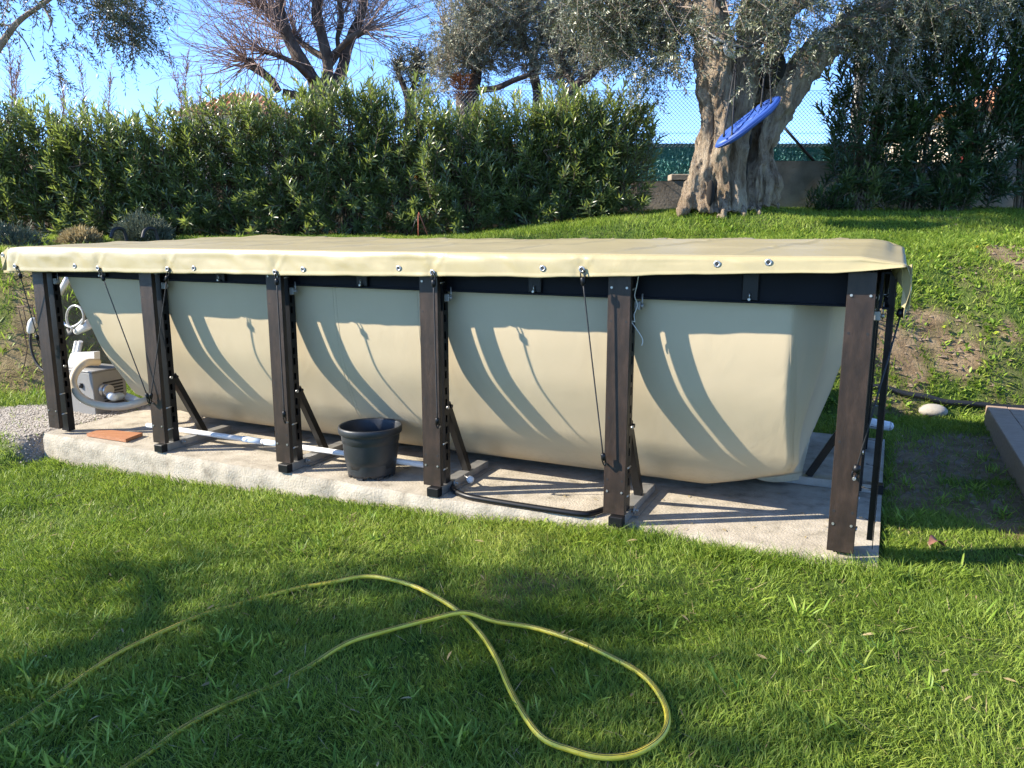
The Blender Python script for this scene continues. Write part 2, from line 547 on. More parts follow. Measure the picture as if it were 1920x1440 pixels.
def _ground():
    m, nt, b, out = new_mat('soil_and_turf')
    v = coords(nt, (1, 1, 1))
    turf = ramp(nt, noise(nt, 9, 6, .7, v), [(.3, (.030, .055, .012)), (.5, (.065, .105, .02)), (.7, (.12, .14, .04))])
    dirt = ramp(nt, noise(nt, 6, 8, .7, v), [(.3, (.12, .08, .045)), (.5, (.22, .155, .09)), (.7, (.33, .25, .155))])
    grav = ramp(nt, noise(nt, 60, 5, .8, v), [(.3, (.17, .145, .115)), (.5, (.31, .275, .23)), (.7, (.44, .40, .35))])
    def mixin(a, c, attr):
        at = nt.nodes.new('ShaderNodeAttribute')
        at.attribute_name = attr
        x = nt.nodes.new('ShaderNodeMix')
        x.data_type = 'RGBA'
        nt.links.new(at.outputs['Fac'], x.inputs[0])
        nt.links.new(a, x.inputs[6])
        nt.links.new(c, x.inputs[7])
        return x.outputs[2]
    col = mixin(mixin(turf, dirt, 'dirt'), grav, 'gravel')
    nt.links.new(col, b.inputs['Base Color'])
    b.inputs['Roughness'].default_value = 1.0
    b.inputs['Specular IOR Level'].default_value = .1
    bump(nt, noise(nt, 28, 8, .7, v), .8, .04, b)
    return m
M['ground'] = _ground()

# ------------------------------------------------------------------ ground
SLAB = (-0.06, 5.985, -0.02, 2.62)
def foot_line(x):
    # where the bank behind the pool starts
    return 8.75 - 1.0 * sstep(-np.asarray(x, float), 3.2, 5.2) - 1.9 * sstep(x, 1.4, 2.9)
def ground_z(x, y, rough=True):
    x = np.asarray(x, float); y = np.asarray(y, float)
    a, b = uv(np.stack([x, y], -1))
    z = -0.235 + 0.195 * sstep(x, -4.2, 1.9)
    side = sstep(-a, 0.02, .22) * sstep(b, -.42, -.08)
    z = z + ((-0.045) - z) * side
    yf = foot_line(x)
    t = np.clip((y - yf) / 1.35, 0, 1)
    t = t * t * (3 - 2 * t)
    wr = sstep(x, 1.4, 2.9)
    t = t * (1 - wr) + (1 - np.exp(-np.clip(y - yf, 0, 9) / .95)) * wr
    top = 1.33 + .25 * sstep(x, -1.5, 2.6)
    rise = (.22 + .12 * sstep(x, -1.0, 2.6)) * (1 - np.exp(-np.clip(y - 9.65, 0, 4) / 1.0))
    z = z * (1 - t) + (top + rise) * t
    z = z + .10 * np.exp(-(((x - 2.85) / 1.0) ** 2 + ((y - 10.4) / .6) ** 2))
    back = sstep(y, 12.4, 40)
    z = z - back * 3.0
    far = sstep(y, 120, 300) * sstep(y, 700, 330)
    z = z + far * (30 + 5 * (fbm(x * .006, y * .006, 0, 3, 11) - .5))
    z = z - sstep(-y, 4, 60) * 1.5
    if rough:
        near = sstep(y, 40, 14)
        z = z + near * (.030 * (fbm(x * 1.3, y * 1.3, 0, 3, 2) - .5) + (.22 * t * (1 - t) * 4) * (fbm(x * 2.1, y * 2.1, 3, 4, 5) - .5) + .02 * (fbm(x * 6, y * 6, 0, 3, 9) - .5))
        inside = (a > SLAB[0] - .05) & (a < SLAB[1] + .02) & (b > SLAB[2] - .03) & (b < SLAB[3] + .02)
        z = np.where(inside & (z > -.06), -.06, z)
    return z
def hit(px, py, y0=1.5, y1=14.0, h=0.0):
    # where the line of sight meets the ground
    Y = np.arange(y0, y1, .02)
    r = ray(px, py)
    P = O + r[None] * (Y / r[1])[:, None]
    d = P[:, 2] - ground_z(P[:, 0], P[:, 1]) - h
    k = np.argmax(d < 0)
    return P[k]
def dirt_mask(x, y):
    x = np.asarray(x, float); y = np.asarray(y, float)
    a, b = uv(np.stack([x, y], -1))
    n = fbm(x * 1.6, y * 1.6, 1, 4, 21)
    path = sstep(a, 5.97, 6.1) * sstep(a, 7.5, 6.7) * sstep(b, .55, 1.0) * sstep(b, 3.6, 2.9)
    m = np.clip(path * sstep(n, .24, .44) * .97, 0, 1)
    yf = foot_line(x)
    bank = sstep(y, yf - .15, yf + .1) * sstep(y, yf + .95, yf + .55) * sstep(x, 2.2, 2.9) * (.35 + .65 * sstep(x, 4.6, 4.0))
    m = np.maximum(m, bank * sstep(n, .45, .60) * .7)
    e1 = ((x - 3.75) / .80) ** 2 + ((y - 7.36) / .33) ** 2
    m = np.maximum(m, sstep(e1 * .8 + 3.6 * (n - .5) + 2.0 * (fbm(x * 5, y * 5, 2, 3, 23) - .5), 1.1, .5))
    e2 = ((x - 5.45) / .5) ** 2 + ((y - 8.6) / .4) ** 2
    m = np.maximum(m, sstep(e2 + 1.6 * (n - .5), 1.0, .6) * .9)
    bank2 = sstep(y, yf + .5, yf + .9) * sstep(y, yf + 1.7, yf + 1.2) * sstep(x, 5.2, 5.9)
    m = np.maximum(m, bank2 * sstep(n, .48, .62) * .8)
    lb = sstep(y, yf - .2, yf + .1) * sstep(y, yf + 1.4, yf + .9) * sstep(-x, 3.4, 4.0)
    m = np.maximum(m, lb * sstep(n, .47, .62) * .8)
    spots = sstep(fbm(x * 1.1, y * 1.1, 4, 3, 31), .68, .78) * .35
    hedge = sstep(y, 10.45, 10.8) * sstep(x, 2.3, 1.7)
    return np.clip(np.maximum(np.maximum(m, spots), hedge * .9), 0, 1)
def gravel_mask(x, y):
    x = np.asarray(x, float); y = np.asarray(y, float)
    a, b = uv(np.stack([x, y], -1))
    n = fbm(x * 2.2, y * 2.2, 7, 3, 41)
    e = (n - .5) * .5
    lim = .45 + .75 * sstep(a, -1.5, -.6)
    g = sstep(-a, -0.02, .10) * sstep(b + e * .5, -.22, -.10) * sstep(b + e, lim + .1, lim - .1)
    return g
def _build_ground():
    xs = np.unique(np.concatenate([np.linspace(-900, -30, 20), np.linspace(-30, -8, 30), np.linspace(-8, 8, 240), np.linspace(8, 30, 30), np.linspace(30, 900, 20)]))
    ys = np.unique(np.concatenate([np.linspace(-300, -20, 8), np.linspace(-20, .5, 16), np.linspace(.5, 13, 190), np.linspace(13, 40, 28), np.linspace(40, 120, 10), np.linspace(120, 720, 40), np.linspace(720, 2000, 6)]))
    X, Y = np.meshgrid(xs, ys, indexing='ij')
    Z = ground_z(X, Y)
    V = np.stack([X, Y, Z], -1).reshape(-1, 3)
    nx, ny = len(xs), len(ys)
    i, j = np.meshgrid(np.arange(nx - 1), np.arange(ny - 1), indexing='ij')
    q = (i * ny + j).ravel()
    F = np.stack([q, q + ny, q + ny + 1, q + 1], 1)
    me = bpy.data.meshes.new('ground')
    me.vertices.add(len(V)); me.vertices.foreach_set('co', V.astype(np.float32).ravel())
    me.loops.add(F.size); me.loops.foreach_set('vertex_index', F.astype(np.int32).ravel())
    me.polygons.add(len(F)); me.polygons.foreach_set('loop_start', np.arange(0, F.size, 4, dtype=np.int32)); me.polygons.foreach_set('loop_total', np.full(len(F), 4, np.int32))
    me.polygons.foreach_set('use_smooth', np.ones(len(F), bool))
    for nm, fn in (('dirt', dirt_mask), ('gravel', gravel_mask)):
        at = me.attributes.new(nm, 'FLOAT', 'POINT')
        at.data.foreach_set('value', fn(V[:, 0], V[:, 1]).astype(np.float32))
    me.update(calc_edges=True)
    tag(link_mesh('ground', me, M['ground']), kind='structure', label='sloping garden ground of turf, soil and gravel rising to a bank')
_build_ground()

# ------------------------------------------------------------------ concrete base
def _build_slab():
    mb = MB()
    a0, a1, b0, b1 = SLAB
    def top(u, v):
        a = a0 + (a1 - a0) * u; b = b0 + (.075 * float(sstep(a, 3.6, 4.8))) * (1 - v) + (b1 - b0) * v
        e = 0.0
        if v == 0: b += .018 * (float(fbm(a * 5, 0, 0, 4, 3)) - .5) * 2
        return (a, b, .004 * (float(fbm(a * 3, b * 3, 0, 3, 6)) - .5))
    mb.grid(top, 120, 20)
    def front(u, v):
        a = a0 + (a1 - a0) * u
        b = b0 + .075 * float(sstep(a, 3.6, 4.8)) + .018 * (float(fbm(a * 5, 0, 0, 4, 3)) - .5) * 2
        z = .004 * (float(fbm(a * 3, b0 * 3, 0, 3, 6)) - .5)
        if v > 0:
            z = -.30 * v
            b += -.012 * min(1, v * 8) + .014 * (float(fbm(a * 7, z * 14, 0, 4, 8)) - .5)
        return (a, b, z)
    mb.grid(front, 160, 12, flip=True)
    mb.grid(lambda u, v: (a0 if u < 1 else a0, b0 + (b1 - b0) * u, -.3 * v), 10, 1)
    mb.grid(lambda u, v: (a1, b0 + (b1 - b0) * u, -.3 * v), 10, 1, flip=True)
    mb.grid(lambda u, v: (a0 + (a1 - a0) * u, b1, -.3 * v), 10, 1)
    o = mb.build('concrete_slab', M['concrete'])
    o.location = (P1[0], P1[1], 0)
    o.rotation_euler = (0, 0, FROT)
    tag(o, 'rough pale concrete slab under the pool', kind='structure')
    return o
slab = _build_slab()

# ------------------------------------------------------------------ pool
W = 2.40
pool = empty('pool', (P1[0], P1[1], 0), FROT, 'above ground pool with sagging beige liner between dark steel posts', 'swimming pool')
ZT = np.array([1.34, 1.25, 1.04, .93, .82, .72, .62, .517, .413, .361, .25, .15, .08, .045, .03])
FI = np.array([.0, .0, .015, .031, .053, .075, .11, .155, .202, .228, .31, .42, .53, .65, .80])
EI = np.array([.0, .0, .09, .14, .18, .215, .245, .285, .325, .345, .41, .48, .55, .65, .80])
def fin(z): return float(np.interp(z, ZT[::-1], FI[::-1]))
def ein(z): return float(np.interp(z, ZT[::-1], EI[::-1]))
HA0, HA1, HB0, HB1 = .09, 5.86, .15, W - .15
def _liner():
    mb = MB()
    # smooth the levels
    tt = np.linspace(0, 1, 60)
    s0 = np.linspace(0, 1, len(ZT))
    zs = np.interp(tt, s0, ZT); fi = np.interp(tt, s0, FI); ei = np.interp(tt, s0, EI)
    k = np.array([1, 2, 3, 4, 3, 2, 1.]) / 16
    sm = lambda q: np.convolve(np.pad(q, 3, mode='edge'), k, 'valid')
    zs, fi, ei = sm(zs), sm(fi), sm(ei)
    nA, nB = 150, 60
    rows = []
    Lx, Ly = HA1 - HA0, HB1 - HB0
    for z, f, e in zip(zs, fi, ei):
        el = min(e, .33)                       # left end
        er = min(.85 * e, .34)                 # right end
        cp = max(0.0, .30 - .09 * float(sstep(z, .45, 1.05)) - er)                # its corners are drawn in further than its middle
        CR = .10 * float(sstep(z, .38, 1.0)); CL = .04 * float(sstep(z, .40, .95))
        C = .045 + .62 * max(0.0, 1 - z / .27) ** .85
        xl, xr, yf, yk = HA0 + el, HA1 - er - cp, HB0 + f, HB1 - f
        row = []
        for sd in 'frkl':
            m = nA if sd in 'fk' else nB
            Ls = (xr - xl) if sd in 'fk' else (yk - yf)
            for i in range(m):
                t = i / m
                tq = .45 * t + .55 * (.5 - .5 * math.cos(math.pi * t))
                d = min(tq, 1 - tq) * Ls
                right = (sd == 'r') or (sd == 'f' and tq > .5) or (sd == 'k' and tq < .5)
                c = min(C + (CR if right else CL), Ls * .49)
                off = 0.0
                if d < c:
                    u = .5 * (c - d) / c
                    off = c * u * (1 - .25 * math.sin(math.pi * u * 2) * .5)
                    d2 = c * (1 - u)
                    tq = d2 / Ls if tq < .5 else 1 - d2 / Ls
                if sd == 'f': a, b = xl + Ls * tq, yf + off
                elif sd == 'k': a, b = xr - Ls * tq, yk - off
                elif sd == 'r': a, b = xr - off, yf + Ls * tq
                else: a, b = xl + off, yk - Ls * tq
                if sd == 'r':
                    a += cp * (1 - math.exp(-(min(tq, 1 - tq) * Ls / .42) ** 2))
                nz = (float(fbm(a * 1.1, b * 1.1, z * 1.6, 3, 61)) - .5)
                amp = .012 * math.sin(min(1, max(0, (1.3 - z) / 1.2)) * math.pi)
                b += (nz * amp) * (1 if sd == 'f' else -1)
                row.append((a, b, z))
        rows.append(row)
    n = len(rows[0])
    vs = [p for row in rows for p in row]
    fs = []
    for l in range(len(rows) - 1):
        for i in range(n):
            i2 = (i + 1) % n
            fs.append((l * n + i, (l + 1) * n + i, (l + 1) * n + i2, l * n + i2))
    fs.append(tuple((len(rows) - 1) * n + i for i in range(n)))
    mb.add(vs, fs, True)
    o = mb.build('liner', M['liner'], pool)
    # welded seams: thin ridges running down the front
    for a0, offs in ((5.51, (-.012, -.004, .004, .012)), (3.36, (-.02, 0, .02)), (2.72, (-.012, .012))):
        for q in offs:
            pts = []
            for row, z in zip(rows[3:], zs[3:]):
                if z < (.16 if a0 < 5 else .30): break
                fr = np.array([p[:2] for p in row[:nA + 1]])
                a = a0 + q + (-.02 * (1.24 - z) if a0 < 5 else .03 * (1.24 - z))
                a = min(a, float(fr[:, 0].max()) - .004)
                pts.append((a, float(np.interp(a, fr[:, 0], fr[:, 1])) - .0004, z))
            s = MB().tube(pts, .0012, 5).build('seam', M['liner'], o)
    return o
liner = _liner()
# top beams
def beam_mesh(L, lip=True):
    mb = MB()
    mb.box(0, L, 0, .012, 1.236, 1.40)
    mb.box(0, L, -.030, -.001, 1.232, 1.241)
    mb.box(0, L, -.030, -.001, 1.394, 1.402)
    return mb
for (a, b, rz, L, brk) in ((0.02, .125, 0, 5.83, 5), (5.85, W - .125, math.pi, 5.83, 5), (5.90, .04, math.pi / 2, W - .08, 2), (-.05, W - .04, -math.pi / 2, W - .08, 2)):
    o = beam_mesh(L).build('top_beam', M['navy'], pool)
    o.location = (a, b, 0); o.rotation_euler = (0, 0, rz)
    for k in range(brk):
        x = (k + .5) * L / brk + (.04 if brk == 5 else 0)
        br = MB().box(x - .045, x + .035, -.022, -.002, 1.243, 1.392, .004).build('bracket', M['black'], o)
        mb = MB().tube([(x - .005, -.045, 1.252), (x - .005, -.022, 1.252)], .007, 8)
        mb.tube([(x - .005, -.034, 1.252), (x - .005, -.034, 1.285)], .004, 6).build('bolt', M['zinc'], o)
# posts
def post_parts(parent, foot=True, brace=True, z0=.062):
    # rear channel with slotted flange
    mb = MB()
    zb = .012
    mb.box(.028, .034, .085, .142, zb, 1.40)
    mb.box(.034, .108, .136, .142, zb, 1.40)
    zz = zb
    slots = []
    for z in np.arange(.2, 1.25, .17):
        slots += [z, z + .07]
    for s in slots:
        mb.box(.102, .108, .085, .136, zz, s)
        mb.box(.102, .108, .085, .096, s, s + .045)
        mb.box(.102, .108, .116, .136, s, s + .045)
        zz = s + .045
    mb.box(.102, .108, .085, .136, zz, 1.40)
    mb.box(.034, .102, .085, .091, zb, 1.40)
    post = mb.build('post', M['black'], parent)
    # folded cover plate on the front
    mb = MB()
    mb.box(0, .122, 0, .004, z0, 1.402, .0015)
    mb.box(.118, .122, .0045, .032, z0 + .002, 1.40)
    pl = mb.build('cover_plate', M['plate'], post)
    mb = MB(); mh = MB()
    for z, k in ((1.295, 0), (1.12, 1), (.60, 1), (.19, 0), (.255, 1)):
        for x in (.020, .102):
            if k == 0:
                mb.tube([(x, -.004, z), (x, .001, z)], .0065, 8)
            elif z != .60 or x < .05:
                mh.tube([(x, -.0012, z), (x, .001, z)], .0068, 8)
    for z, l in ((1.285, .03), (.16, .06), (.32, .05)):
        mb.tube([(.122, .03, z), (.122 + .004, .075, z + .004)], .0045, 6)
    mb.tube([(.116, .10, .535), (.128, .10, .535)], .011, 8)
    tag(mb.build('bolt_heads', M['zinc'], post), kind='stuff')
    tag(mh.build('bolt_holes', M['rubber'], post), kind='stuff')
    # bracket and nut where the beam meets the post
    mb = MB()
    mb.box(.118, .150, .080, .108, 1.175, 1.22, .003)
    mb.tube([(.150, .095, 1.197), (.166, .095, 1.197)], .012, 6)
    mb.tube([(.158, .095, 1.18), (.158, .095, 1.26)], .004, 6)
    tag(mb.build('beam_bracket', M['alu'], post), kind='stuff')
    if foot:
        mb = MB()
        mb.box(.045, .051, .02, .64, .004, .056)
        mb.box(.112, .118, .02, .64, .004, .056)
        mb.box(.051, .112, .02, .64, .050, .056)
        mb.box(.118, .150, .16, .64, .004, .010)
        mb.tube([(.118, .16, .045), (.155, .16, .045)], .007, 8)
        mb.tube([(.130, .16, .045), (.137, .16, .045)], .022, 12)
        mb.build('foot_beam', M['alu'], post)
        MB().box(.042, .121, -.035, .019, .003, .058, .003).build('foot_cap', M['black'], post)
    if brace:
        mb = MB()
        p, q = np.array([.085, .138, .55]), np.array([.085, .40, .058])
        d = norm(q - p); up = np.array([0, d[2], -d[1]])
        vs = []
        for P in (p, q):
            for sx in (-.022, .022):
                for su in (-.022, .022):
                    vs.append(P + np.array([sx, 0, 0]) + up * su)
        mb.add(vs, [(0, 1, 3, 2), (4, 6, 7, 5), (0, 4, 5, 1), (2, 3, 7, 6), (0, 2, 6, 4), (1, 5, 7, 3)])
        mb.tube([(.107, .16, .53), (.118, .16, .53)], .012, 8)
        mb.build('brace', M['black'], post)
    return post
mid_post = post_parts(pool)
corner_post = post_parts(pool, foot=False, brace=False, z0=.05)
n_mid = n_cor = 0
for i in range(6):
    cor = i in (0, 5)
    src = corner_post if cor else mid_post
    first = (cor and n_cor == 0) or (not cor and n_mid == 0)
    o = src if first else copy_tree(src, pool)
    n_cor += cor; n_mid += (not cor)
    o.location = (1.15 * i, 0, 0)
    k = copy_tree(src, pool)
    k.location = (1.15 * i + .122, W, 0); k.rotation_euler = (0, 0, math.pi)
for b, cor in ((.10, 1), (1.13, 0), (2.18, 1)):
    k = copy_tree(corner_post if cor else mid_post, pool)
    k.location = (5.955, b, 0); k.rotation_euler = (0, 0, math.pi / 2)
    if b > .2 and cor == 0 or b > 2:
        k = copy_tree(corner_post if cor else mid_post, pool)
        k.location = (-.09, b + .122, 0); k.rotation_euler = (0, 0, -math.pi / 2)

# ------------------------------------------------------------------ cover
cover = empty('pool_cover', (P1[0], P1[1], 1.465), FROT, 'pale yellow vinyl sheet stretched over the pool with eyelets along its edge', 'pool cover')
TA0, TA1, TB0, TB1 = -.15, 5.985, -.055, W + .07
GA = []      # (a, z) of front eyelets
for x, y in ((31, 499), (141, 499), (186, 503), (316, 504), (365, 503), (517, 510), (570, 505), (748, 503), (812, 511), (1019, 503), (1092, 505), (1345, 495), (1441, 492)):
    p = at_b(x, y, -.07)
    a, b = uv(p)
    GA.append((float(a), float(p[2])))
HOOKED = (0, 2, 3, 5, 8, 10)
def vb(a):      # lower hem of the front flap
    za = np.interp(a, [-.25, -.15, .5, 2.3, 3.25, 4.2, 5.0, 5.7, 5.985], [1.270, 1.268, 1.285, 1.308, 1.324, 1.342, 1.372, 1.400, 1.430])
    return za
def crease_z(a):
    return float(np.interp(a, [-.15, 0, 2.3, 5.2, 5.8, 5.985], [1.452, 1.462, 1.465, 1.469, 1.472, 1.444]))
def top_z(a, b):
    v = min(1, max(0, (b - TB0) / (TB1 - TB0)))
    h = .050 * (1 - (1 - min(1, v * 1.1)) ** 1.6) * min(1, max(0, (a - TA0) / .3)) * min(1, max(.55, (TA1 - a) / .10))
    h *= .86 + .14 * math.cos(a * 1.05 + .5)
    w = .010 * (float(fbm(a * 2.2, b * 3.2, 0, 3, 71)) - .5) * 2
    fold = 0
    for c in (.62, 1.3, 1.98, 2.66, 3.34, 4.02, 4.7, 5.38):
        fold += .011 * math.exp(-((a - c - .16 * (b - 1)) / .014) ** 2)
    for c in (.7, 1.55):
        fold += .010 * math.exp(-((b - c) / .016) ** 2)
    peak = .02 * math.exp(-(((a - .12) / .25) ** 2 + ((b - W - .02) / .3) ** 2))
    return crease_z(a) - .002 + h + (w + fold) * min(1, v * 6) + peak
def _cover():
    mb = MB()
    nu = 330
    def A(u): return TA0 + (TA1 - TA0) * u
    def topf(u, v):
        a = A(u); b = TB0 + (TB1 - TB0) * v
        return (a, b, top_z(a, b) - 1.465)
    mb.grid(topf, nu, 44)
    def front(u, v):
        a = A(u)
        zc, zb_ = top_z(a, TB0), float(vb(a))
        z = zc + (zb_ - zc) * v
        pull = 0
        for k, (ga, gz) in enumerate(GA):
            if k in HOOKED:
                w = math.exp(-((a - ga) / .035) ** 2)
                pull += .012 * w * v
                # creases running up from the hooked eyelets
                for sgn in (-1, 1):
                    cx = ga + sgn * .10 * max(0, (z - gz)) / .15
                    pull -= .006 * math.exp(-((a - cx) / .012) ** 2) * max(0, 1 - abs(z - gz) / .18)
        n = .020 * (float(fbm(a * 3.1 + z * 2.2, z * 5, 0, 3, 81)) - .5) * 2 * min(1, v * 3)
        n *= 1 - .6 * max(0, v - .4) / .6
        n += .012 * (1 - .7 * v) * (float(fbm(a * 9 + z * 9, z * 3, 2, 2, 83)) - .5) * 2 * min(1, v * 2)
        dz = .006 * (float(fbm(a * 4, 0, 0, 3, 85)) - .5) * 2 * v
        b = TB0 - .012 * math.sin(min(1, v * 4) * math.pi / 2) - .012 * v + pull + n * .8
        if v > .86: b -= .0018       # sewn hem
        aa = a + (-.02 * v if u == 0 else 0)
        return (aa, b, z + dz - 1.465)
    mb.grid(front, nu, 20, flip=True)
    # back flap
    mb.grid(lambda u, v: (A(u), TB1 + .01 * v, top_z(A(u), TB1) - .15 * v - 1.465), 60, 3)
    # left end flap, pulled outwards
    def left(u, v):
        b = TB0 + (TB1 - TB0) * u
        k = math.exp(-((b - TB0) / .22) ** 2)
        z = top_z(TA0, b) - (.17 + .0 * k) * v
        return (TA0 - v * (.02 + .055 * k * (1 if v < .5 else 1.0)), b - .03 * k * v, z - 1.465)
    mb.grid(left, 50, 5)
    # right end flap with the gathered corner hanging down
    def right(u, v):
        b = TB0 + (TB1 - TB0) * u
        k = math.exp(-((b - TB0 - .02) / .14) ** 2)
        L = .16 + .10 * k
        z = top_z(TA1, b) - L * v
        return (TA1 + .018 * math.sin(v * 5) * k + .03 * v, b + .10 * k * v, z - 1.465)
    mb.grid(right, 60, 8, flip=True)
    o = mb.build('sheet', M['tarp'], cover)
    s = o.modifiers.new('thick', 'SOLIDIFY')
    s.thickness = .0025
    s.offset = -1
    # corner pleat on the left
    mb = MB()
    pts = [at_b(16, 463, -.06), at_b(1, 478, .0), at_b(8, 511, .0), at_b(30, 511, -.075), at_b(24, 490, -.075)]
    loc = []
    for p in pts:
        a, b = uv(p); loc.append((float(a), float(b), p[2] - 1.465))
    mb.add(loc, [(0, 4, 3, 2, 1)])
    pl = mb.build('corner_pleat', M['tarp'], cover)
    s = pl.modifiers.new('thick', 'SOLIDIFY'); s.thickness = .003
    # gathered corner hanging down on the right
    pts = [at_b(1692, 503, .03), at_b(1710, 495, -.01), at_b(1709, 530, .0), at_b(1704, 582, .03), at_b(1689, 574, .05), at_b(1693, 540, .05)]
    loc = []
    for p in pts:
        a, b = uv(p); loc.append((float(a), float(b), p[2] - 1.465))
    mb = MB().add(loc, [(0, 5, 2, 1), (5, 4, 3, 2)])
    mb.add([loc[0], loc[5], tuple(np.array(loc[5]) + (-.04, .10, .05)), tuple(np.array(loc[0]) + (-.05, .12, 0))], [(0, 1, 2, 3)])
    pl = mb.build('corner_flap', M['tarp'], cover)
    s = pl.modifiers.new('thick', 'SOLIDIFY'); s.thickness = .003
    # eyelets
    ring = MB()
    n = 14
    vs, fs = [], []
    prof = [(.0085, .001), (.0085, -.0012), (.012, -.0024), (.0155, -.0018), (.0172, 0.0)]
    for r, y in prof:
        for k in range(n):
            t = 2 * math.pi * k / n
            vs.append((r * math.cos(t), y, r * math.sin(t)))
    for i in range(len(prof) - 1):
        for k in range(n):
            k2 = (k + 1) % n
            fs.append((i * n + k, i * n + k2, (i + 1) * n + k2, (i + 1) * n + k))
    ring.add(vs, fs, True)
    rme = ring.mesh('eyelet')
    hole = MB().add([(.0088 * math.cos(2 * math.pi * k / n), -.0012, .0088 * math.sin(2 * math.pi * k / n)) for k in range(n)], [tuple(range(n))]).mesh('eyelet_hole')
    hole.materials.append(M['rubber'])
    for a, z in GA:
        v = (crease_z(a) - z) / (crease_z(a) - float(vb(a)))
        e = link_mesh('eyelet', rme, M['zinc'], cover)
        fr = front((a - TA0) / (TA1 - TA0), min(.85, v))
        e.location = (a, fr[1] - .0035, z - 1.465)
        h = link_mesh('eyelet_hole', hole, None, e)
    e = link_mesh('eyelet', rme, M['zinc'], cover)
    a, b = uv(at_b(6, 478, -.03)); e.location = (float(a), float(b) - .006, at_b(6, 478, -.03)[2] - 1.465)
    link_mesh('eyelet_hole', hole, None, e)
    e = link_mesh('eyelet', rme, M['zinc'], cover)
    e.location = (TA1 + .03, .10, 1.32 - 1.465); e.rotation_euler = (0, 0, math.pi / 2)
_cover()

# ------------------------------------------------------------------ bungee cords
def bungee(px, label, b_top=-.085, b_bot=-.03, top_b=None):
    """px: eyelet, upper toggle, lower toggle, end hook, in photo pixels; all lie close to the pool front"""
    bs = [b_top, b_top - .005, b_bot - .012, b_bot]
    P = [at_b(x, y, b) for (x, y), b in zip(px, bs)]
    base = P[-1]
    e = empty('bungee_cord', base, 0, label, 'bungee cord', 'bungee cords holding the pool cover')
    L = [p - base for p in P]
    mb = MB()
    mid = (L[1] + L[2]) / 2 + np.array([0, 0, -.004])
    mb.tube(crom([L[1], mid, L[2]], 6), .0042, 6)
    mb.build('cord', M['cord'], e)
    # hook through the eyelet
    u = L[0] - L[1]
    pts = [L[1], L[1] + u * .35 + FDv * .010, L[0] + np.array([0, 0, -.012]) + FDv * .013, L[0] + np.array([0, 0, .002]), L[0] - FNv * -.01, L[0] + np.array([0, 0, -.016]) - FDv * .010, L[1] + u * .35 - FDv * .010]
    MB().tube(crom(pts, 5), .0035, 6).build('hook', M['black'], e)
    for k, dr in ((1, norm(L[1] - L[2])), (2, norm(L[1] - L[2]))):
        c = L[k]
        MB().tube([c - dr * .022, c - dr * .016, c + dr * .012, c + dr * .020], [.008, .013, .013, .007], 10).build('toggle', M['black'], e)
    mb = MB().tube(crom([L[2] - FDv * .008, L[2] - FDv * .009 + (L[3] - L[2]) * .6, L[3], L[2] + FDv * .009 + (L[3] - L[2]) * .6, L[2] + FDv * .008], 5), .004, 6)
    mb.build('end_loop', M['black'], e)
    MB().tube([L[3] - FNv * -.0 + np.array([0, 0, .004]), L[3] + FNv * .028 + np.array([0, 0, .004])], .006, 8).build('stud', M['zinc'], e)
FDv = np.array([FD[0], FD[1], 0]); FNv = np.array([FN[0], FN[1], 0])
bungee([(31, 500), (38, 517), (70, 632), (76, 655)], 'black bungee cord at the far left end of the cover, slanting behind the first post', b_bot=.02)
bungee([(186, 504), (193, 521), (276, 742), (279, 756)], 'black bungee cord slanting right across the first bay of liner towards the second post')
bungee([(316, 505), (313, 522), (283, 742), (282, 758)], 'black bungee cord slanting left across the second post from the cover')
bungee([(517, 511), (519, 528), (533, 776), (535, 794)], 'black bungee cord hanging down the front of the third post')
bungee([(812, 512), (813, 531), (820, 789), (821, 803)], 'black bungee cord hanging straight down the fourth post behind the bucket')
bungee([(1092, 506), (1093, 527), (1131, 856), (1134, 873)], 'black bungee cord slanting to the fifth post across the liner')
# the one beside the corner post, loose at its upper end
def corner_bungee():
    P = [at_b(1690, 586, .12), at_b(1606, 878, -.02), at_b(1602, 893, -.02)]
    base = P[2]
    e = empty('bungee_cord', base, 0, 'black bungee cord leaning outwards at the right end corner post', 'bungee cord', 'bungee cords holding the pool cover')
    L = [p - base for p in P]
    MB().tube([L[0], L[1]], .0045, 6).build('cord', M['cord'], e)
    d = norm(L[0] - L[1])
    for c, s in ((L[0], 1.3), (L[1], 1.2)):
        MB().tube([c - d * .022, c - d * .014, c + d * .012, c + d * .018], [.008 * s, .015 * s, .015 * s, .008 * s], 10).build('toggle', M['black'], e)
    MB().tube(crom([L[1] - FDv * .010, L[2] + np.array([-.012, 0, .01]), L[2] + np.array([0, 0, -.012]), L[2] + np.array([.014, 0, .01]), L[1] + FDv * .008], 5), .0055, 6).build('end_loop', M['black'], e)
    MB().tube([L[2] + np.array([0, 0, -.008]) - FNv * .02, L[2] + FNv * .02 + np.array([0, 0, -.008])], .008, 8).build('stud', M['zinc'], e)
    # hook up to the hanging flap
    q = at_b(1701, 540, .10) - base
    MB().tube(crom([L[0], L[0] + np.array([.006, 0, .03]), q], 6), .004, 6).build('hook', M['black'], e)
corner_bungee()

# white string dangling from the beam by the fifth post
def string():
    px = [(1198, 512), (1194, 535), (1190, 555), (1195, 572), (1189, 590), (1190, 603), (1184, 603), (1180, 617), (1183, 604), (1194, 618), (1203, 632), (1205, 640), (1203, 648)]
    P = np.array([at_b(x, y, .07) for x, y in px])
    base = P[-1]
    mb = MB().tube(crom(P - base, 5), .0026, 5)
    tag(mb.build('string', M['string']), 'thin white string dangling from the beam beside the fifth post', 'string').location = base
string()

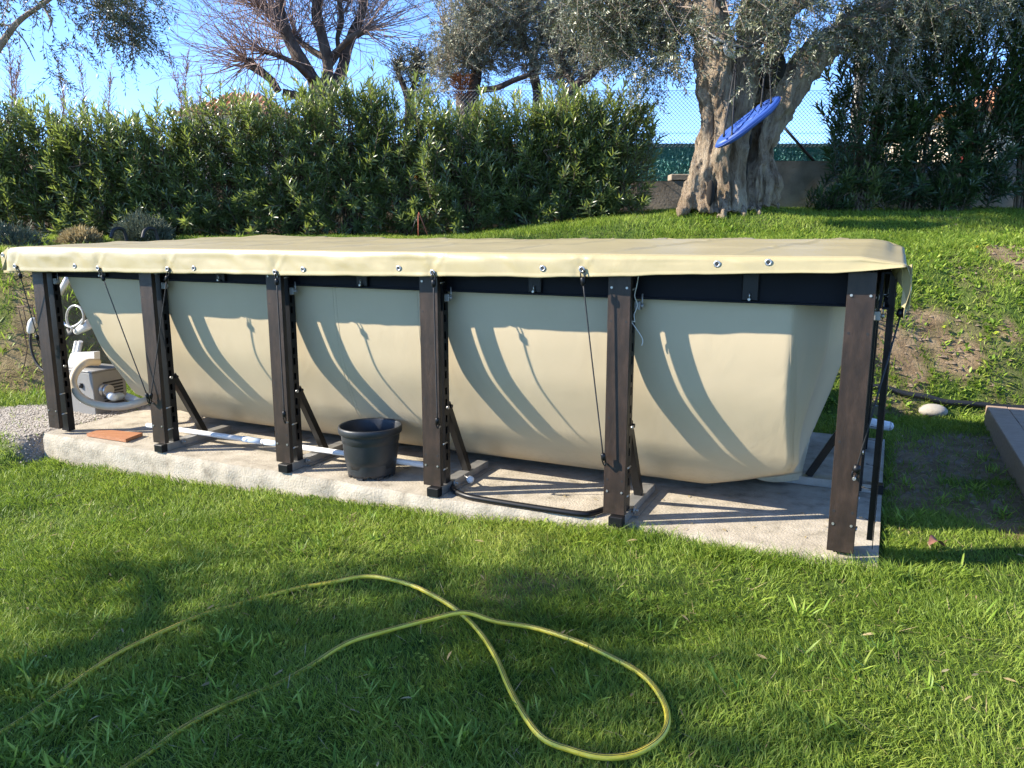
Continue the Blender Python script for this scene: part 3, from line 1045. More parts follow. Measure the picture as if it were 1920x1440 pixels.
# ------------------------------------------------------------------ bucket
def bucket():
    c = face(2.935, .19, 0.005)
    e = empty('bucket', c, .3, 'black plastic plant bucket standing on the concrete slab', 'bucket')
    n = 56
    # slightly oval from heat; ribs moulded on the wall
    H = .335
    mb = MB()
    vs, fs = [], []
    rows = [(.150, .012), (.152, .03), (.158, .08), (.166, .15), (.172, .205), (.1735, .225), (.181, .232), (.184, .262), (.186, .285)]
    for r, z in rows:
        for k in range(n):
            a = 2 * math.pi * k / n
            rib = .004 if (k % 14) in (5, 6, 7, 8) and .05 < z < .21 else 0
            notch = .012 if (k % 8) == 0 and z < .02 else 0
            vs.append(((r - rib) * 1.03 * math.cos(a), (r - rib) * .97 * math.sin(a), z + notch))
    inner = [(.196, .288), (.201, .296), (.202, .325), (.197, .335), (.190, .334), (.185, .326), (.178, .24), (.168, .13), (.150, .05), (.02, .048)]
    m0 = len(rows)
    for r, z in inner:
        for k in range(n):
            a = 2 * math.pi * k / n
            vs.append((r * 1.03 * math.cos(a), r * .97 * math.sin(a), z))
    body_rows = m0
    def ringf(i):
        return [(i * n + k, i * n + (k + 1) % n, (i + 1) * n + (k + 1) % n, (i + 1) * n + k) for k in range(n)]
    body = MB(); fb = []
    for i in range(m0 - 1): fb += ringf(i)
    fb.append(tuple(range(n - 1, -1, -1)))
    body.add(vs[:m0 * n], fb, True)
    body.build('body', M['pot'], e)
    rim = MB(); fr = []
    v2 = vs[(m0 - 1) * n:]
    k_ = len(inner) + 1
    for i in range(k_ - 1): fr += ringf(i)
    rim.add(v2, fr, True)
    rim.build('rim', M['pot'], e)
    ft = MB()
    for k in range(7):
        a = 2 * math.pi * (k + .5) / 7
        ft.box(-.022, .022, -.012, .012, 0, .0145)
        ca, sa = math.cos(a), math.sin(a)
        vv = ft.v[-8:]
        ft.v[-8:] = [((x * -sa + (.139 + y) * ca) * 1.0, (x * ca + (.139 + y) * sa) * .97, z) for x, y, z in vv]
    ft.build('foot_ring', M['pot'], e)
bucket()

# ------------------------------------------------------------------ telescopic pole lying over the foot beams
def tele_pole():
    A, B = at_z(276, 797, .075), at_z(700, 858, .083)
    base = A.copy(); base[2] = 0
    e = empty('telescopic_pole', base, 0, 'white telescopic pool pole lying along the slab over the feet', 'pole')
    d = norm(B - A); L = np.linalg.norm(B - A)
    P = lambda t: A - base + d * L * t
    MB().tube([P(0), P(.11)], .017, 12).build('grip', M['bluegrey'], e)
    MB().tube([P(.10), P(.47)], .0195, 12).build('outer_tube', M['pipewhite'], e)
    MB().tube([P(.46), P(.465), P(.50), P(.545)], [.019, .023, .023, .022], 12).build('grip', M['bluegrey'], e)
    MB().tube([P(.545), P(.56)], .0185, 12).build('collar', M['pipewhite'], e)
    MB().tube([P(.56), P(.64)], .021, 12).build('grip', M['bluegrey'], e)
    MB().tube([P(.63), P(1.25)], .0195, 12).build('inner_tube', M['pipewhite'], e)
tele_pole()

# ------------------------------------------------------------------ board on the slab
def board():
    pts = [at_z(163, 818, .006), at_z(236, 829, .006), at_z(268, 817, .006), at_z(190, 810, .006)]
    c = sum(pts) / 4
    mb = MB()
    lo = [p - c for p in pts]; hi = [p - c + np.array([0, 0, .024]) for p in pts]
    mb.add(lo + hi, [(3, 2, 1, 0), (4, 5, 6, 7), (0, 1, 5, 4), (1, 2, 6, 5), (2, 3, 7, 6), (3, 0, 4, 7)])
    o = mb.build('board', M['wood'])
    o.location = c
    tag(o, 'short orange wooden board lying at the left end of the slab', 'board')
board()

# ------------------------------------------------------------------ bent black tube (ladder part) on the slab edge
def bent_tube():
    px = [(875, 876, .06), (862, 892, .03), (850, 905, .024), (852, 919, .022), (872, 929, .022), (905, 936, .022), (1000, 951, .022), (1085, 963, .022), (1110, 962, .022), (1135, 954, .022)]
    P = np.array([at_z(*q) for q in px])
    base = P[5].copy(); base[2] = 0
    e = empty('bent_tube', base, 0, 'black bent steel ladder tube lying along the front edge of the slab', 'tube')
    MB().tube(crom(P - base, 6), .017, 12).build('tube', M['black'], e)
    a = at_z(868, 890, .05) - base; b = at_z(880, 898, .05) - base
    d = norm(b - a)
    k = MB().tube([a, b], .005, 8).build('screw', M['zinc'], e)
    MB().tube([b - d * .004, b + d * .004, b + d * .022, b + d * .03], [.012, .022, .024, .010], 12).build('knob', M['pipewhite'], e)
bent_tube()

# ------------------------------------------------------------------ heat pump and plumbing at the left end
def heat_pump():
    p = at_z(180, 779, -.04)
    a0, b0 = uv(p)
    e = empty('heat_pump', (p[0], p[1], -.045), FROT, 'grey metal pool heat pump box with white print by the left end', 'heat pump')
    Wd, D, H = .42, .34, .385
    MB().box(-Wd, 0, 0, D, 0, H, .006).build('casing', M['greybox'], e)
    MB().box(-Wd - .006, .006, -.006, D + .006, H + .001, H + .016, .005).build('lid', M['greybox'], e)
    for k in range(9):
        z = .05 + k * .028
        mb = MB().box(.001, .006, .10, .30, z, z + .013)
        mb.build('grille_slot', M['rubber'], e)
    MB().tube([(-.150, -.003, .285), (-.150, -.003, .245)], .020, 12).build('handle', M['rubber'], e)
    cu = bpy.data.curves.new('lettering', 'FONT')
    cu.body = 'pool'
    cu.size = .036
    cu.extrude = .0008
    t = bpy.data.objects.new('lettering_curve', cu)
    COL.objects.link(t)
    bpy.context.view_layer.update()
    me = bpy.data.meshes.new_from_object(t.evaluated_get(bpy.context.evaluated_depsgraph_get()))
    bpy.data.objects.remove(t)
    me.materials.clear()
    o = link_mesh('lettering', me, M['lettering'], e)
    o.location = (-.192, -.002, .108); o.rotation_euler = (math.pi / 2, 0, 0)
    mb = MB()
    arc = [(-.190 + .028 * (1 - math.cos(t)), -.003, .215 - .040 * math.sin(t)) for t in np.linspace(.1, 2.6, 9)]
    mb.tube(arc, .007, 6)
    mb.build('emblem', M['lettering'], e)
    mb = MB().tube([(.0, .10, .22), (.012, .10, .22), (.012, .10, .22), (.05, .10, .22)], [.055, .055, .045, .045], 16)
    mb.tube([(.04, .10, .22), (.075, .10, .22)], .052, 16)
    mb.build('pipe_connector', M['zinc'], e)
    # pipe running down beside the slab
    return e, p
hp, hp_p = heat_pump()
def pipe_thing(name, P, rad, mat, label, cat, n=12, smooth=8, extra=None):
    P = np.asarray(P, float)
    base = P[len(P) // 2].copy()
    base[2] = P[:, 2].min()
    o = MB().tube(crom(P - base, smooth) if smooth else P - base, rad, n).build(name, M[mat])
    o.location = base
    tag(o, label, cat)
    return o
# clear grey pipe from the heat pump connector along the slab
q0 = hp_p + FDv * .075 + FNv * .10 + np.array([0, 0, .17])
pipe_thing('drain_pipe', [q0, q0 + FDv * .05 + np.array([0, 0, -.01]), at_z(232, 742, .07), at_z(258, 752, .05)], .034, 'bluegrey', 'pale grey pipe bending down from the heat pump to the slab', 'pipe')
hz = [(183, 679, .52), (162, 680, .36), (146, 692, .28), (137, 711, .22), (140, 729, .20), (152, 745, .20), (173, 756, .24), (204, 762, .28), (236, 761, .34), (267, 753, .42), (300, 742, .60)]
pipe_thing('beige_hose', [at_b(x, y, b) for x, y, b in hz], .031, 'beigehose', 'thick beige ribbed hose looping from the liner down beside the heat pump', 'hose', 14)
P = [at_b(178, 680, .50), at_b(190, 676, .55)]
# white pipe work standing behind the first post
def white_fittings():
    B = .95
    f = lambda x, y, b=B: at_b(x, y, b)
    base = f(140, 700)
    base[2] = ground_z(base[0], base[1]).item()
    e = empty('pipe_work', base, 0, 'white plastic pipes and fittings standing behind the first post', 'pipes')
    L = lambda *q: f(*q) - base
    MB().tube([L(151, 640), L(138, 700), L(134, 780)], .022, 12).build('riser_pipe', M['pipewhite'], e)
    MB().tube([L(143, 640), L(131, 700)], .016, 12).build('riser_pipe', M['pipewhite'], e)
    MB().tube([L(128, 520), L(112, 550)], .028, 12).build('upper_pipe', M['pipewhite'], e)
    MB().tube([L(143, 622), L(160, 612), L(170, 606)], [.03, .045, .045], 14).build('skimmer_elbow', M['pipewhite'], e)
    MB().tube([L(143, 622), L(132, 626), L(128, 616)], [.03, .028, .02], 12).build('black_collar', M['rubber'], e)
    mb = MB()
    front = [(126, 682), (133, 662), (176, 660), (177, 680), (160, 684), (140, 693), (128, 694)]
    n = len(front)
    vs = [L(x, y, B - .15) for x, y in front] + [L(x, y, B - .15) + FNv * .06 for x, y in front]
    mb.add(vs, [tuple(range(n)), tuple(range(2 * n - 1, n - 1, -1))] + [(i, i + n, (i + 1) % n + n, (i + 1) % n) for i in range(n)])
    mb.build('valve_cover', M['pipewhite'], e)
white_fittings()
loop = [(140 + 15 * math.cos(t) + (2 if t > 5 else 0), 595 + 22 * math.sin(t)) for t in np.linspace(1.9, 6.6, 12)]
pipe_thing('clear_hose', [at_b(*q, .9) for q in ([(133, 622)] + loop + [(152, 608)])], .011, 'clear', 'thin clear hose coiled in a loop behind the first post', 'hose', 10)
pipe_thing('white_hose', [at_b(*q, 1.05) for q in ((112, 586), (118, 604), (132, 613), (146, 608), (156, 598))], .011, 'pipewhite', 'thin white hose curving under the clear loop', 'hose', 10)
# hose with white nozzle left of the first post
def nozzle_hose():
    P = [at_b(x, y, .45) for x, y in ((60, 600), (59, 622), (57, 640), (60, 660), (66, 676), (76, 690), (90, 700))]
    base = P[-1].copy()
    base[2] = float(ground_z(base[0], base[1]))
    e = empty('nozzle_hose', base, 0, 'dark hose ending in a white nozzle, left of the first post', 'hose')
    MB().tube(crom(np.array(P[1:]) - base, 6), .011, 8).build('tube', M['rubber'], e)
    q = [at_b(x, y, .45) - base for x, y in ((62, 596), (60, 604), (58, 614), (57, 622), (57, 626))]
    MB().tube(q, [.014, .030, .032, .028, .012], 12).build('nozzle', M['pipewhite'], e)
nozzle_hose()
def wire_rack():
    f = lambda x, y, b=.9: at_b(x, y, b)
    base = f(42, 690)
    base[2] = float(ground_z(base[0], base[1]))
    e = empty('wire_rack', base, 0, 'thin rusty wire plant support standing on the left bank', 'plant support')
    L = lambda *q: f(*q) - base
    for pts in ([(32, 575), (45, 575), (62, 572)], ):
        MB().tube([L(*p) for p in pts], .006, 6).build('cross_bar', M['rust'], e)
    for pts in ([(34, 576), (49, 640), (50, 660), (42, 700)], [(43, 576), (53, 622), (54, 640)], [(60, 573), (66, 600)]):
        MB().tube(crom([L(*p) for p in pts], 4), .005, 6).build('wire', M['rust'], e)
    MB().tube([L(50, 637), L(62, 637)], .004, 6).build('cross_bar', M['rust'], e)
wire_rack()

# ladder handrails behind the cover
def ladder():
    c = at_b(250, 452, W + .35)
    e = empty('pool_ladder', (c[0], c[1], float(ground_z(c[0], c[1]))), FROT, 'pool ladder with two dark curved handrails behind the cover', 'ladder')
    zb = -float(ground_z(c[0], c[1]))
    for x in (212, 271):
        p = at_b(x + 10, 449, W + .35) - c
        a, _ = p[:2] @ FD, 0
        pts = [(a, .14, zb + .4), (a, .13, zb + 1.2), (a, .10, zb + 1.53), (a, .03, zb + 1.590), (a, -.06, zb + 1.565), (a, -.10, zb + 1.48)]
        MB().tube(crom(pts, 6), .021, 10).build('handrail', M['rubber'], e)
    for k in range(3):
        MB().box(-.16, .2, .16, .26, zb + .4 + .3 * k, zb + .43 + .3 * k, .008).build('tread', M['greybox'], e)
ladder()

# grooved grey panel that shows in the slot beside the corner post
def panel():
    p = face(5.80, 2.05, 0)
    e = empty('boarded_screen', (p[0], p[1], .0), FROT, 'narrow grey boarded panel seen between the right corner posts', 'panel')
    for k in range(9):
        MB().box(-.05, .05, 0, .03, .01 + k * .150, .01 + k * .150 + .146, .004).build('board', M['postgrey'], e)
panel()

# white pipe poking out at the right end
def white_pipe():
    A, B = at_z(1612, 790, .10), at_z(1668, 799, .085)
    base = A.copy(); base[2] = 0
    d = norm(B - A)
    e = empty('white_pipe', base, 0, 'white plastic pipe poking out past the right end posts', 'pipe')
    MB().tube([A - base - d * .15, A - base, B - base], [.045, .045, .036], 14).build('pipe', M['pipewhite'], e)
    MB().tube([B - base, B - base + d * .02, B - base + d * .03], [.0355, .028, .010], 14).build('end_cap', M['pipewhite'], e)
    MB().box(-.03, .03, -.03, .03, .0, .055).xf(np.eye(3), A - base - d * .05 - np.array([0, 0, .10])).build('rest', M['postgrey'], e)
white_pipe()

# ------------------------------------------------------------------ stone, irrigation hose, deck, leaf
def gz(x, y): return float(ground_z(x, y))
def stone():
    p = hit(1748, 781)
    mb = MB().ball((0, 0, .055), 1, 22, 14, (.118, .085, .060))
    mb.v = [tuple(np.array(v) * (1 + .10 * (float(fbm(v[0] * 9, v[1] * 9, v[2] * 9, 3, 5)) - .5))) for v in mb.v]
    o = mb.build('stone', M['rock'])
    o.location = (p[0], p[1], gz(p[0], p[1]) - .012); o.rotation_euler = (0, 0, -.25)
    tag(o, 'smooth pale oval stone lying beside the black hose', 'stone')
stone()
P = [hit(x, y, 5.5) for x, y in ((1600, 728), (1655, 736), (1700, 746), (1735, 756), (1770, 762), (1830, 766), (1900, 771), (2000, 778))]
P = np.array([[p[0], p[1], gz(p[0], p[1]) + .028] for p in P])
pipe_thing('irrigation_hose', P, .027, 'rubber', 'thick black hose lying on the ground behind the pale stone', 'hose')
def deck():
    zt = .13
    A, B = at_z(1855, 761, zt), at_z(1925, 872, zt)
    e0 = norm(B - A); L = np.linalg.norm(B - A) + 1.2
    e1 = np.array([-e0[1], e0[0], 0.0])
    if e1[0] < 0: e1 = -e1
    rz = math.atan2(e1[1], e1[0])
    e = empty('deck', (A[0], A[1], 0), rz, 'low brown timber deck at the right edge of the garden', 'deck')
    # local x runs away to the right, local y runs back
    MB().box(0, 1.9, -L, 0, -.08, zt - .03).build('frame', M['deck'], e)
    MB().box(-.022, -.001, -L, .02, -.08, zt - .006, .003).build('side_board', M['deck'], e)
    MB().box(-.02, .13, -L, .02, zt - .0275, zt, .003).build('border_board', M['deck'], e)
    w = .142
    y = .02
    k = 0
    me = MB().box(.136, 1.9, -w + .003, -.003, zt - .0275, zt - .001 , .003).mesh('plank')
    me.materials.append(M['deck'])
    while y > -L + w:
        o = link_mesh('plank', me, None, e)
        o.location = (0, y, -.0015 * (k % 3)); k += 1
        y -= w
deck()
def dead_leaf():
    p = at_z(1757, 1019, -.02)
    g = gz(p[0], p[1])
    e = empty('dead_leaf', (p[0], p[1], g + .02), .3, 'curled brown dead leaf lying in the grass right of the slab', 'leaf')
    mb = MB()
    def f(u, v):
        w = math.sin(math.pi * (u * .92 + .04)) * .032
        y = (v - .5) * 2 * w
        return ((u - .5) * .11, y, .012 + 14 * y * y + .02 * math.sin(u * 5) + .01 * (v - .5))
    mb.grid(f, 10, 6)
    mb.build('blade', M['brownleaf'], e)
    MB().tube([(.05, 0, .012), (.08, .01, .018)], .002, 5).build('stalk', M['brownleaf'], e)
    return p
dead_leaf()

# ------------------------------------------------------------------ yellow garden hose
def garden_hose():
    px1 = [(-90, 1400), (0, 1358), (70, 1314), (150, 1262), (220, 1220), (300, 1180), (380, 1143), (450, 1120), (540, 1098), (620, 1085), (690, 1080), (760, 1094), (810, 1115), (860, 1147), (900, 1185), (930, 1235), (955, 1290), (985, 1345), (1020, 1385), (1070, 1407), (1130, 1418), (1190, 1412), (1235, 1388), (1252, 1350), (1240, 1308), (1205, 1270), (1150, 1236), (1080, 1202), (1000, 1176), (930, 1163), (870, 1160), (800, 1164), (720, 1183), (650, 1207), (580, 1238), (520, 1268), (460, 1293), (400, 1324), (340, 1358), (280, 1395), (220, 1430), (150, 1475), (60, 1530)]
    P = []
    for k, (x, y) in enumerate(px1):
        q = at_z(x, y, -.11)
        q = at_z(x, y, gz(q[0], q[1]) + .035)
        bury = 0.0
        if x < 640 and k > 30: bury = .009 * math.sin(k * 1.3) + .026
        if x < 640 and k < 11: bury = .009 * math.sin(k * 1.1) + .023
        h = .035 - bury
        if 820 < x < 900 and k > 25: h += .028
        P.append((q[0], q[1], gz(q[0], q[1]) + h))
    P = np.array(P)
    base = P[18].copy(); base[2] = 0
    C = crom(P - base, 7)
    e = empty('garden_hose', base, 0, 'yellow garden hose with black stripes looped across the shaded lawn', 'garden hose')
    MB().tube(C, .0108, 12).build('tube', M['hose'], e)
    for off in (.35, -.55, -.15):
        T = norm(np.gradient(C, axis=0))
        s = norm(np.cross(T, (0, 0, 1)))
        sgn = 1
        up = np.cross(s, T)
        Q = C + (s * math.sin(off) + up * math.cos(off)) * .0102
        MB().tube(Q, .0013, 5).build('stripe', M['rubber'], e)
garden_hose()

# ------------------------------------------------------------------ garden walls, fence, houses
def wall_piece(x0, x1, Y, ztop, label, thick=.22, cap=None):
    e = empty('garden_wall', ((x0 + x1) / 2, Y, 1.0), 0, label, 'wall')
    L = x1 - x0
    mb = MB()
    n = max(8, int(L / .12))
    mb.grid(lambda u, v: (-L / 2 + L * u, .022 * (float(fbm((x0 + L * u) * 2.3, v * 3, 0, 4, 15)) - .5), v * (ztop - 1.0) + (.02 * (float(fbm((x0 + L * u) * 1.7, 0, 0, 3, 18)) - .5) if v == 1 else 0)), n, 8)
    mb.grid(lambda u, v: (-L / 2 + L * u, .0 + (thick - .0) * v, ztop - 1.0 + .02 * (float(fbm((x0 + L * u) * 1.7, 0, 0, 3, 18)) - .5)), n, 2)
    mb.grid(lambda u, v: (-L / 2 + L * u, thick, (1 - v) * (ztop - 1.0)), n, 1)
    for sx in (-1, 1):
        mb.add([(sx * L / 2, 0, 0), (sx * L / 2, thick, 0), (sx * L / 2, thick, ztop - 1.0), (sx * L / 2, 0, ztop - 1.0)], [(0, 1, 2, 3)])
    mb.build('wall_face', M['wall'], e)
    if cap:
        MB().box(cap[0] - (x0 + x1) / 2, cap[1] - (x0 + x1) / 2, -.02, thick + .02, ztop - 1.0 + .012, ztop - 1.0 + .10, .01).build('coping_stone', M['wall'], e)
    return e
WY = 11.95
wall_piece(-9.5, 2.75, WY, 2.26, 'low weathered rendered wall behind the oleander hedge, left of the olive tree', cap=(2.30, 2.74))
wr = wall_piece(2.755, 9.5, WY + .02, 2.56, 'higher rendered garden wall right of the olive tree, half in shadow')

    
_t = R(5.5)
wr.rotation_euler = (0, 0, _t)
wr.location = (2.755 + 3.3725 * math.cos(_t), WY + .02 + 3.3725 * math.sin(_t), 1.0)
def chain_fence():
    x0, x1, Y, z0, z1 = -2.2, 5.6, WY + .55, 2.28, 3.60
    e = empty('chain_link_fence', ((x0 + x1) / 2, Y, 1.2), 0, 'tall wire mesh fence with green privacy strips along its foot, beyond the wall', 'fence')
    cx = (x0 + x1) / 2
    nm = NM()
    p = .058
    A, B = [], []
    zm = 2.78
    nz = int((z1 - zm) / p)
    for i in range(int((x1 - x0) / p)):
        xb = x0 + i * p - cx
        for k in range(nz):
            z = zm - 1.2 + k * p
            A.append((xb, .002, z)); B.append((xb + p / 2, -.002, z + p / 2))
            A.append((xb + p / 2, .002, z + p / 2)); B.append((xb, -.002, z + p))
            A.append((xb + p, -.002, z)); B.append((xb + p / 2, .002, z + p / 2))
            A.append((xb + p / 2, -.002, z + p / 2)); B.append((xb + p, .002, z + p))
    nm.twigs(np.array(A), np.array(B), .0036, .0036)
    tag(nm.build('wire_mesh', M['fence'], e), kind='stuff')
    for z in (z1, (z0 + z1) / 2 + .05, z0 + .06):
        MB().tube([(x0 - cx, -.006, z - 1.2), (x1 - cx, -.006, z - 1.2)], .0035, 6).build('tension_wire', M['fence'], e)
    for x in (-1.9, 1.0, 3.3, 5.5):
        MB().tube([(x - cx, .03, -.1), (x - cx, .03, z1 - 1.2 + .03)], .024, 10).build('fence_post', M['fence'], e)
    a = at_y(1466, 234, Y - .08); b = at_y(1530, 307, Y - .05)
    o = np.array([cx, Y, 1.2])
    MB().tube([a - o, b - o], .022, 8).build('brace', M['black'], e)
    # artificial green strips
    nm = NM()
    rs = np.random.RandomState(5)
    N = 15000
    pos = np.stack([rs.uniform(x0 - cx, x1 - cx, N), rs.uniform(.02, .09, N), rs.uniform(z0 - 1.25, 2.86 - 1.2, N)], 1)
    d = norm(rs.normal(size=(N, 3)) * np.array([1, .5, 1]))
    nm.olive(pos, d, rs.uniform(.04, .09, N), rs.uniform(.006, .012, N), norm(rs.normal(size=(N, 3))), rs.uniform(0, 1, N))
    tag(nm.build('privacy_screen', M['screen'], e), kind='stuff')
    MB().box(x0 - cx, x1 - cx, .10, .105, z0 - 1.25, 2.85 - 1.2).build('screen_backing', M['screen'], e)
chain_fence()
def utility_post():
    p = at_y(1606, 240, WY + 1.0)
    mb = MB()
    mb.box(-.075, .075, -.075, .075, 0, 3.45, .015)
    o = mb.build('concrete_post', M['postgrey'])
    o.location = (p[0], p[1], 1.6)
    tag(o, 'square grey concrete post standing behind the right oleanders', 'post')
utility_post()

def house(loc, w, d, h, roof, wallm, label, rz=0, windows=(), hip=True, over=.35):
    e = empty('house', loc, rz, label, 'house')
    MB().box(-w / 2, w / 2, 0, d, -2.5, h).build('wall', M[wallm], e)
    ri = roof
    a, b = w / 2 + over, d + over
    in_ = min(w, d) * .45 if hip else 0
    mb = MB()
    vs = [(-a, -over, h), (a, -over, h), (a, b, h), (-a, b, h), (-a + in_, d / 2, h + ri), (a - in_, d / 2, h + ri)]
    rf = MB().add(vs, [(0, 1, 5, 4), (2, 3, 4, 5), (1, 2, 5), (3, 0, 4), (3, 2, 1, 0)]).build('roof', M['tile'], e)
    n = int((2 * a) / .28)
    t = MB()
    for k in range(n):
        x = -a + (k + .5) * .28
        tt = 1.0
        if x < -a + in_: tt = (x + a) / in_
        if x > a - in_: tt = (a - x) / in_
        t.tube([(x, -over, h + .03), (x, -over + (d / 2 + over) * tt, h + ri * tt + .03)], .085, 6)
    tag(t.build('tile_rows', M['tile'], rf), kind='stuff')
    for (x, z, ww, hh) in windows:
        f = MB().box(x - ww / 2 - .06, x + ww / 2 + .06, -.05, -.002, z - .06, z + hh + .06).build('window', M['housewhite'], e)
        MB().box(x - ww / 2, x + ww / 2, -.058, -.052, z, z + hh).build('pane', M['glass'], f)
    return e
house((-11.4, 34, 1.4), 4.0, 4, 4.70, 1.1, 'housewhite', 'far house whose orange tiled roof just shows above the hedge', 0, ((-1.1, .5, .9, 1.2), (1.0, .5, .9, 1.2)))
house((13.6, 20, 1.6), 5.6, 6, 2.75, 1.0, 'housecream', 'cream house with red tiled roof showing through the right oleanders', -.15, ((-1.3, .7, .9, 1.1),))
def shutter():
    p = at_y(1818, 277, 19.2)
    e = empty('red_box', (p[0], p[1], p[2] - .35), 0, 'small red panel glimpsed through the right oleanders before the cream house', 'panel')
    MB().box(-.16, .16, -.03, .03, 0, .5, .01).build('panel', M['redpaint'], e)
    MB().box(-.03, .03, -.02, .02, -1.6, -.001).build('post', M['postgrey'], e)
shutter()
for k, (x, y, w, h) in enumerate(((1236, 274, 26, 9), (1262, 276, 20, 7), (1212, 279, 16, 6))):
    p = at_y(x, y, 260)
    s = 260 / FPX
    e = empty('far_building', (p[0], p[1], p[2] - 12), 0, ('wide white building on the far hill, seen through the wire fence', 'smaller white building on the far hill beside the trunk', 'low white building on the far hill at the hedge end')[k], 'building', 'far white buildings on the hill')
    MB().box(-w * s / 2, w * s / 2, 0, 8, 0, 12).build('wall', M['housewhite'], e)
    MB().box(-w * s / 2 - .3, w * s / 2 + .3, -.3, 8.3, 12.01, 12.4).build('roof', M['postgrey'], e)
def blue_tub():
    for px, mat, lab, r in (((905, 348), 'bluetub', 'blue plastic tub half hidden behind the hedge on the wall', .26), ((787, 322), 'ochre', 'ochre plastic tub half hidden behind the hedge', .16)):
        p = at_y(*px, WY + .11)
        prof = [(r * .75, 0), (r * .95, r * .9), (r * 1.05, r * .92), (r * 1.05, r), (r * .9, r), (r * .7, .04), (.01, .04)]
        o = MB().lathe(prof, 20).build('plastic_tub', M[mat])
        o.location = (p[0], p[1], 2.27)
        tag(o, lab, 'tub')
blue_tub()
def red_stake():
    p = at_y(784, 430, 10.55)
    e = empty('red_stake', (p[0], p[1], gz(p[0], p[1]) - .02), 0, 'thin rusty red stakes tied in a point before the hedge', 'stake')
    MB().tube([(0, 0, 0), (.005, 0, .33)], .006, 8).build('stake', M['stake'], e)
    MB().tube([(-.12, .02, 0), (.0, .0, .34)], .006, 6).build('stake', M['black'], e)
    MB().tube([(.14, .03, 0), (.01, .0, .35)], .006, 6).build('stake', M['stake'], e)
red_stake()
def step_plank():
    p = at_z(1066, 444, 1.44)
    y = 9.72
    p = at_y(1066, 443, y)
    g = gz(p[0], y)
    o = MB().box(-.32, .32, -.06, .06, 0, .045, .008).build('grey_plank', M['postgrey'])
    o.location = (p[0], y, g + .02); o.rotation_euler = (0, -.08, .25)
    tag(o, 'weathered grey plank lying in the grass behind the cover', 'plank')
step_plank()

# ------------------------------------------------------------------ oleander hedge
def oleander_mesh(seed, w, dep, h, shoots, low=.15, droop=.22, LL=(.10, .155), tall=.0):
    rs = np.random.RandomState(seed)
    lm, sm = NM(), NM()
    A, B, ra = [], [], []
    stems = []
    ns = 13
    for k in range(ns):
        a = rs.uniform(0, 2 * math.pi); r = rs.uniform(.02, .16)
        b0 = np.array([r * math.cos(a), r * math.sin(a) * .6, -.05])
        tip = np.array([rs.uniform(-.5, .5) * w, rs.uniform(-.45, .45) * dep, h * rs.uniform(.55, .95)])
        mid = b0 * .5 + tip * .5 + np.array([-.1 * tip[0], 0, .1 * h])
        pts = crom([b0, mid, tip], 5)
        stems.append(pts)
        for i in range(len(pts) - 1):
            A.append(pts[i]); B.append(pts[i + 1]); ra.append(.017 * (1 - i / len(pts)) + .006)
    P, D, Ls, tints, ups, dro = [], [], [], [], [], []
    for s in range(shoots):
        u = rs.uniform(-1, 1); v = rs.uniform(-1, 1)
        zz = low + (1 - low) * rs.uniform(0, 1) ** .8
        topfac = math.sqrt(max(0, 1 - abs(u) ** 3.5)) * .22 + .78
        x = u * w * .55 * (.80 + .30 * min(1, zz * 1.8)); y = v * dep * .5
        if rs.uniform() < .45: y = -abs(y) * .4 - dep * .32 * rs.uniform(.6, 1.2)
        z = h * zz * topfac * (1 + (tall * rs.uniform(-.5, 1) ** 3 if zz > .75 else 0))
        tip = np.array([x, y, z])
        out = norm(np.array([x * .7, y * 1.0 - .25 * (1 - zz), .9 * zz + .12 + rs.uniform(-.1, .25)]) + rs.normal(size=3) * .18)
        L = rs.uniform(.28, .5)
        base = tip - out * L
        A.append(base); B.append(tip); ra.append(.005)
        st = stems[rs.randint(ns)]
        q = st[rs.randint(3, len(st))]
        if np.linalg.norm(q - base) < .75:
            A.append(q); B.append(base); ra.append(.007)
        nwh = rs.randint(6, 10)
        side = norm(np.cross(out, (.3, .5, .81)))
        sd2 = np.cross(out, side)
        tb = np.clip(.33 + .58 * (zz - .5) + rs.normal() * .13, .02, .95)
        for k in range(nwh):
            t = .18 + .82 * (k + 1) / nwh
            p = base + out * L * t
            ph = k * 1.05 + rs.uniform(0, .4)
            ang = (.95 - .62 * ((k + 1) / nwh) ** 2)
            for m in range(3):
                a = ph + m * 2.094 + rs.normal() * .15
                rad = side * math.cos(a) + sd2 * math.sin(a)
                d = out * math.cos(ang) + rad * math.sin(ang)
                P.append(p); D.append(d); ups.append(out + rs.normal(size=3) * .12)
                Ls.append(rs.uniform(*LL) * (1 if k < nwh - 1 else .7))
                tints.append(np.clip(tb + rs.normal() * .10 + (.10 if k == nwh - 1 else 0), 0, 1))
                dro.append(droop * rs.uniform(.3, 1.4))
    P = np.array(P); D = np.array(D); Ls = np.array(Ls)
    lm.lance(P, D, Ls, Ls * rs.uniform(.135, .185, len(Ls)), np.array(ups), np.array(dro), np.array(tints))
    ra = np.array(ra)
    sm.twigs(np.array(A), np.array(B), ra, ra * .8)
    return lm.mesh('oleander_leaves'), sm.mesh('oleander_stems')
HV = [oleander_mesh(100 + k, 1.02, .95, 1.0, 250, low=.10, tall=.12, LL=(.105, .16)) for k in range(4)]
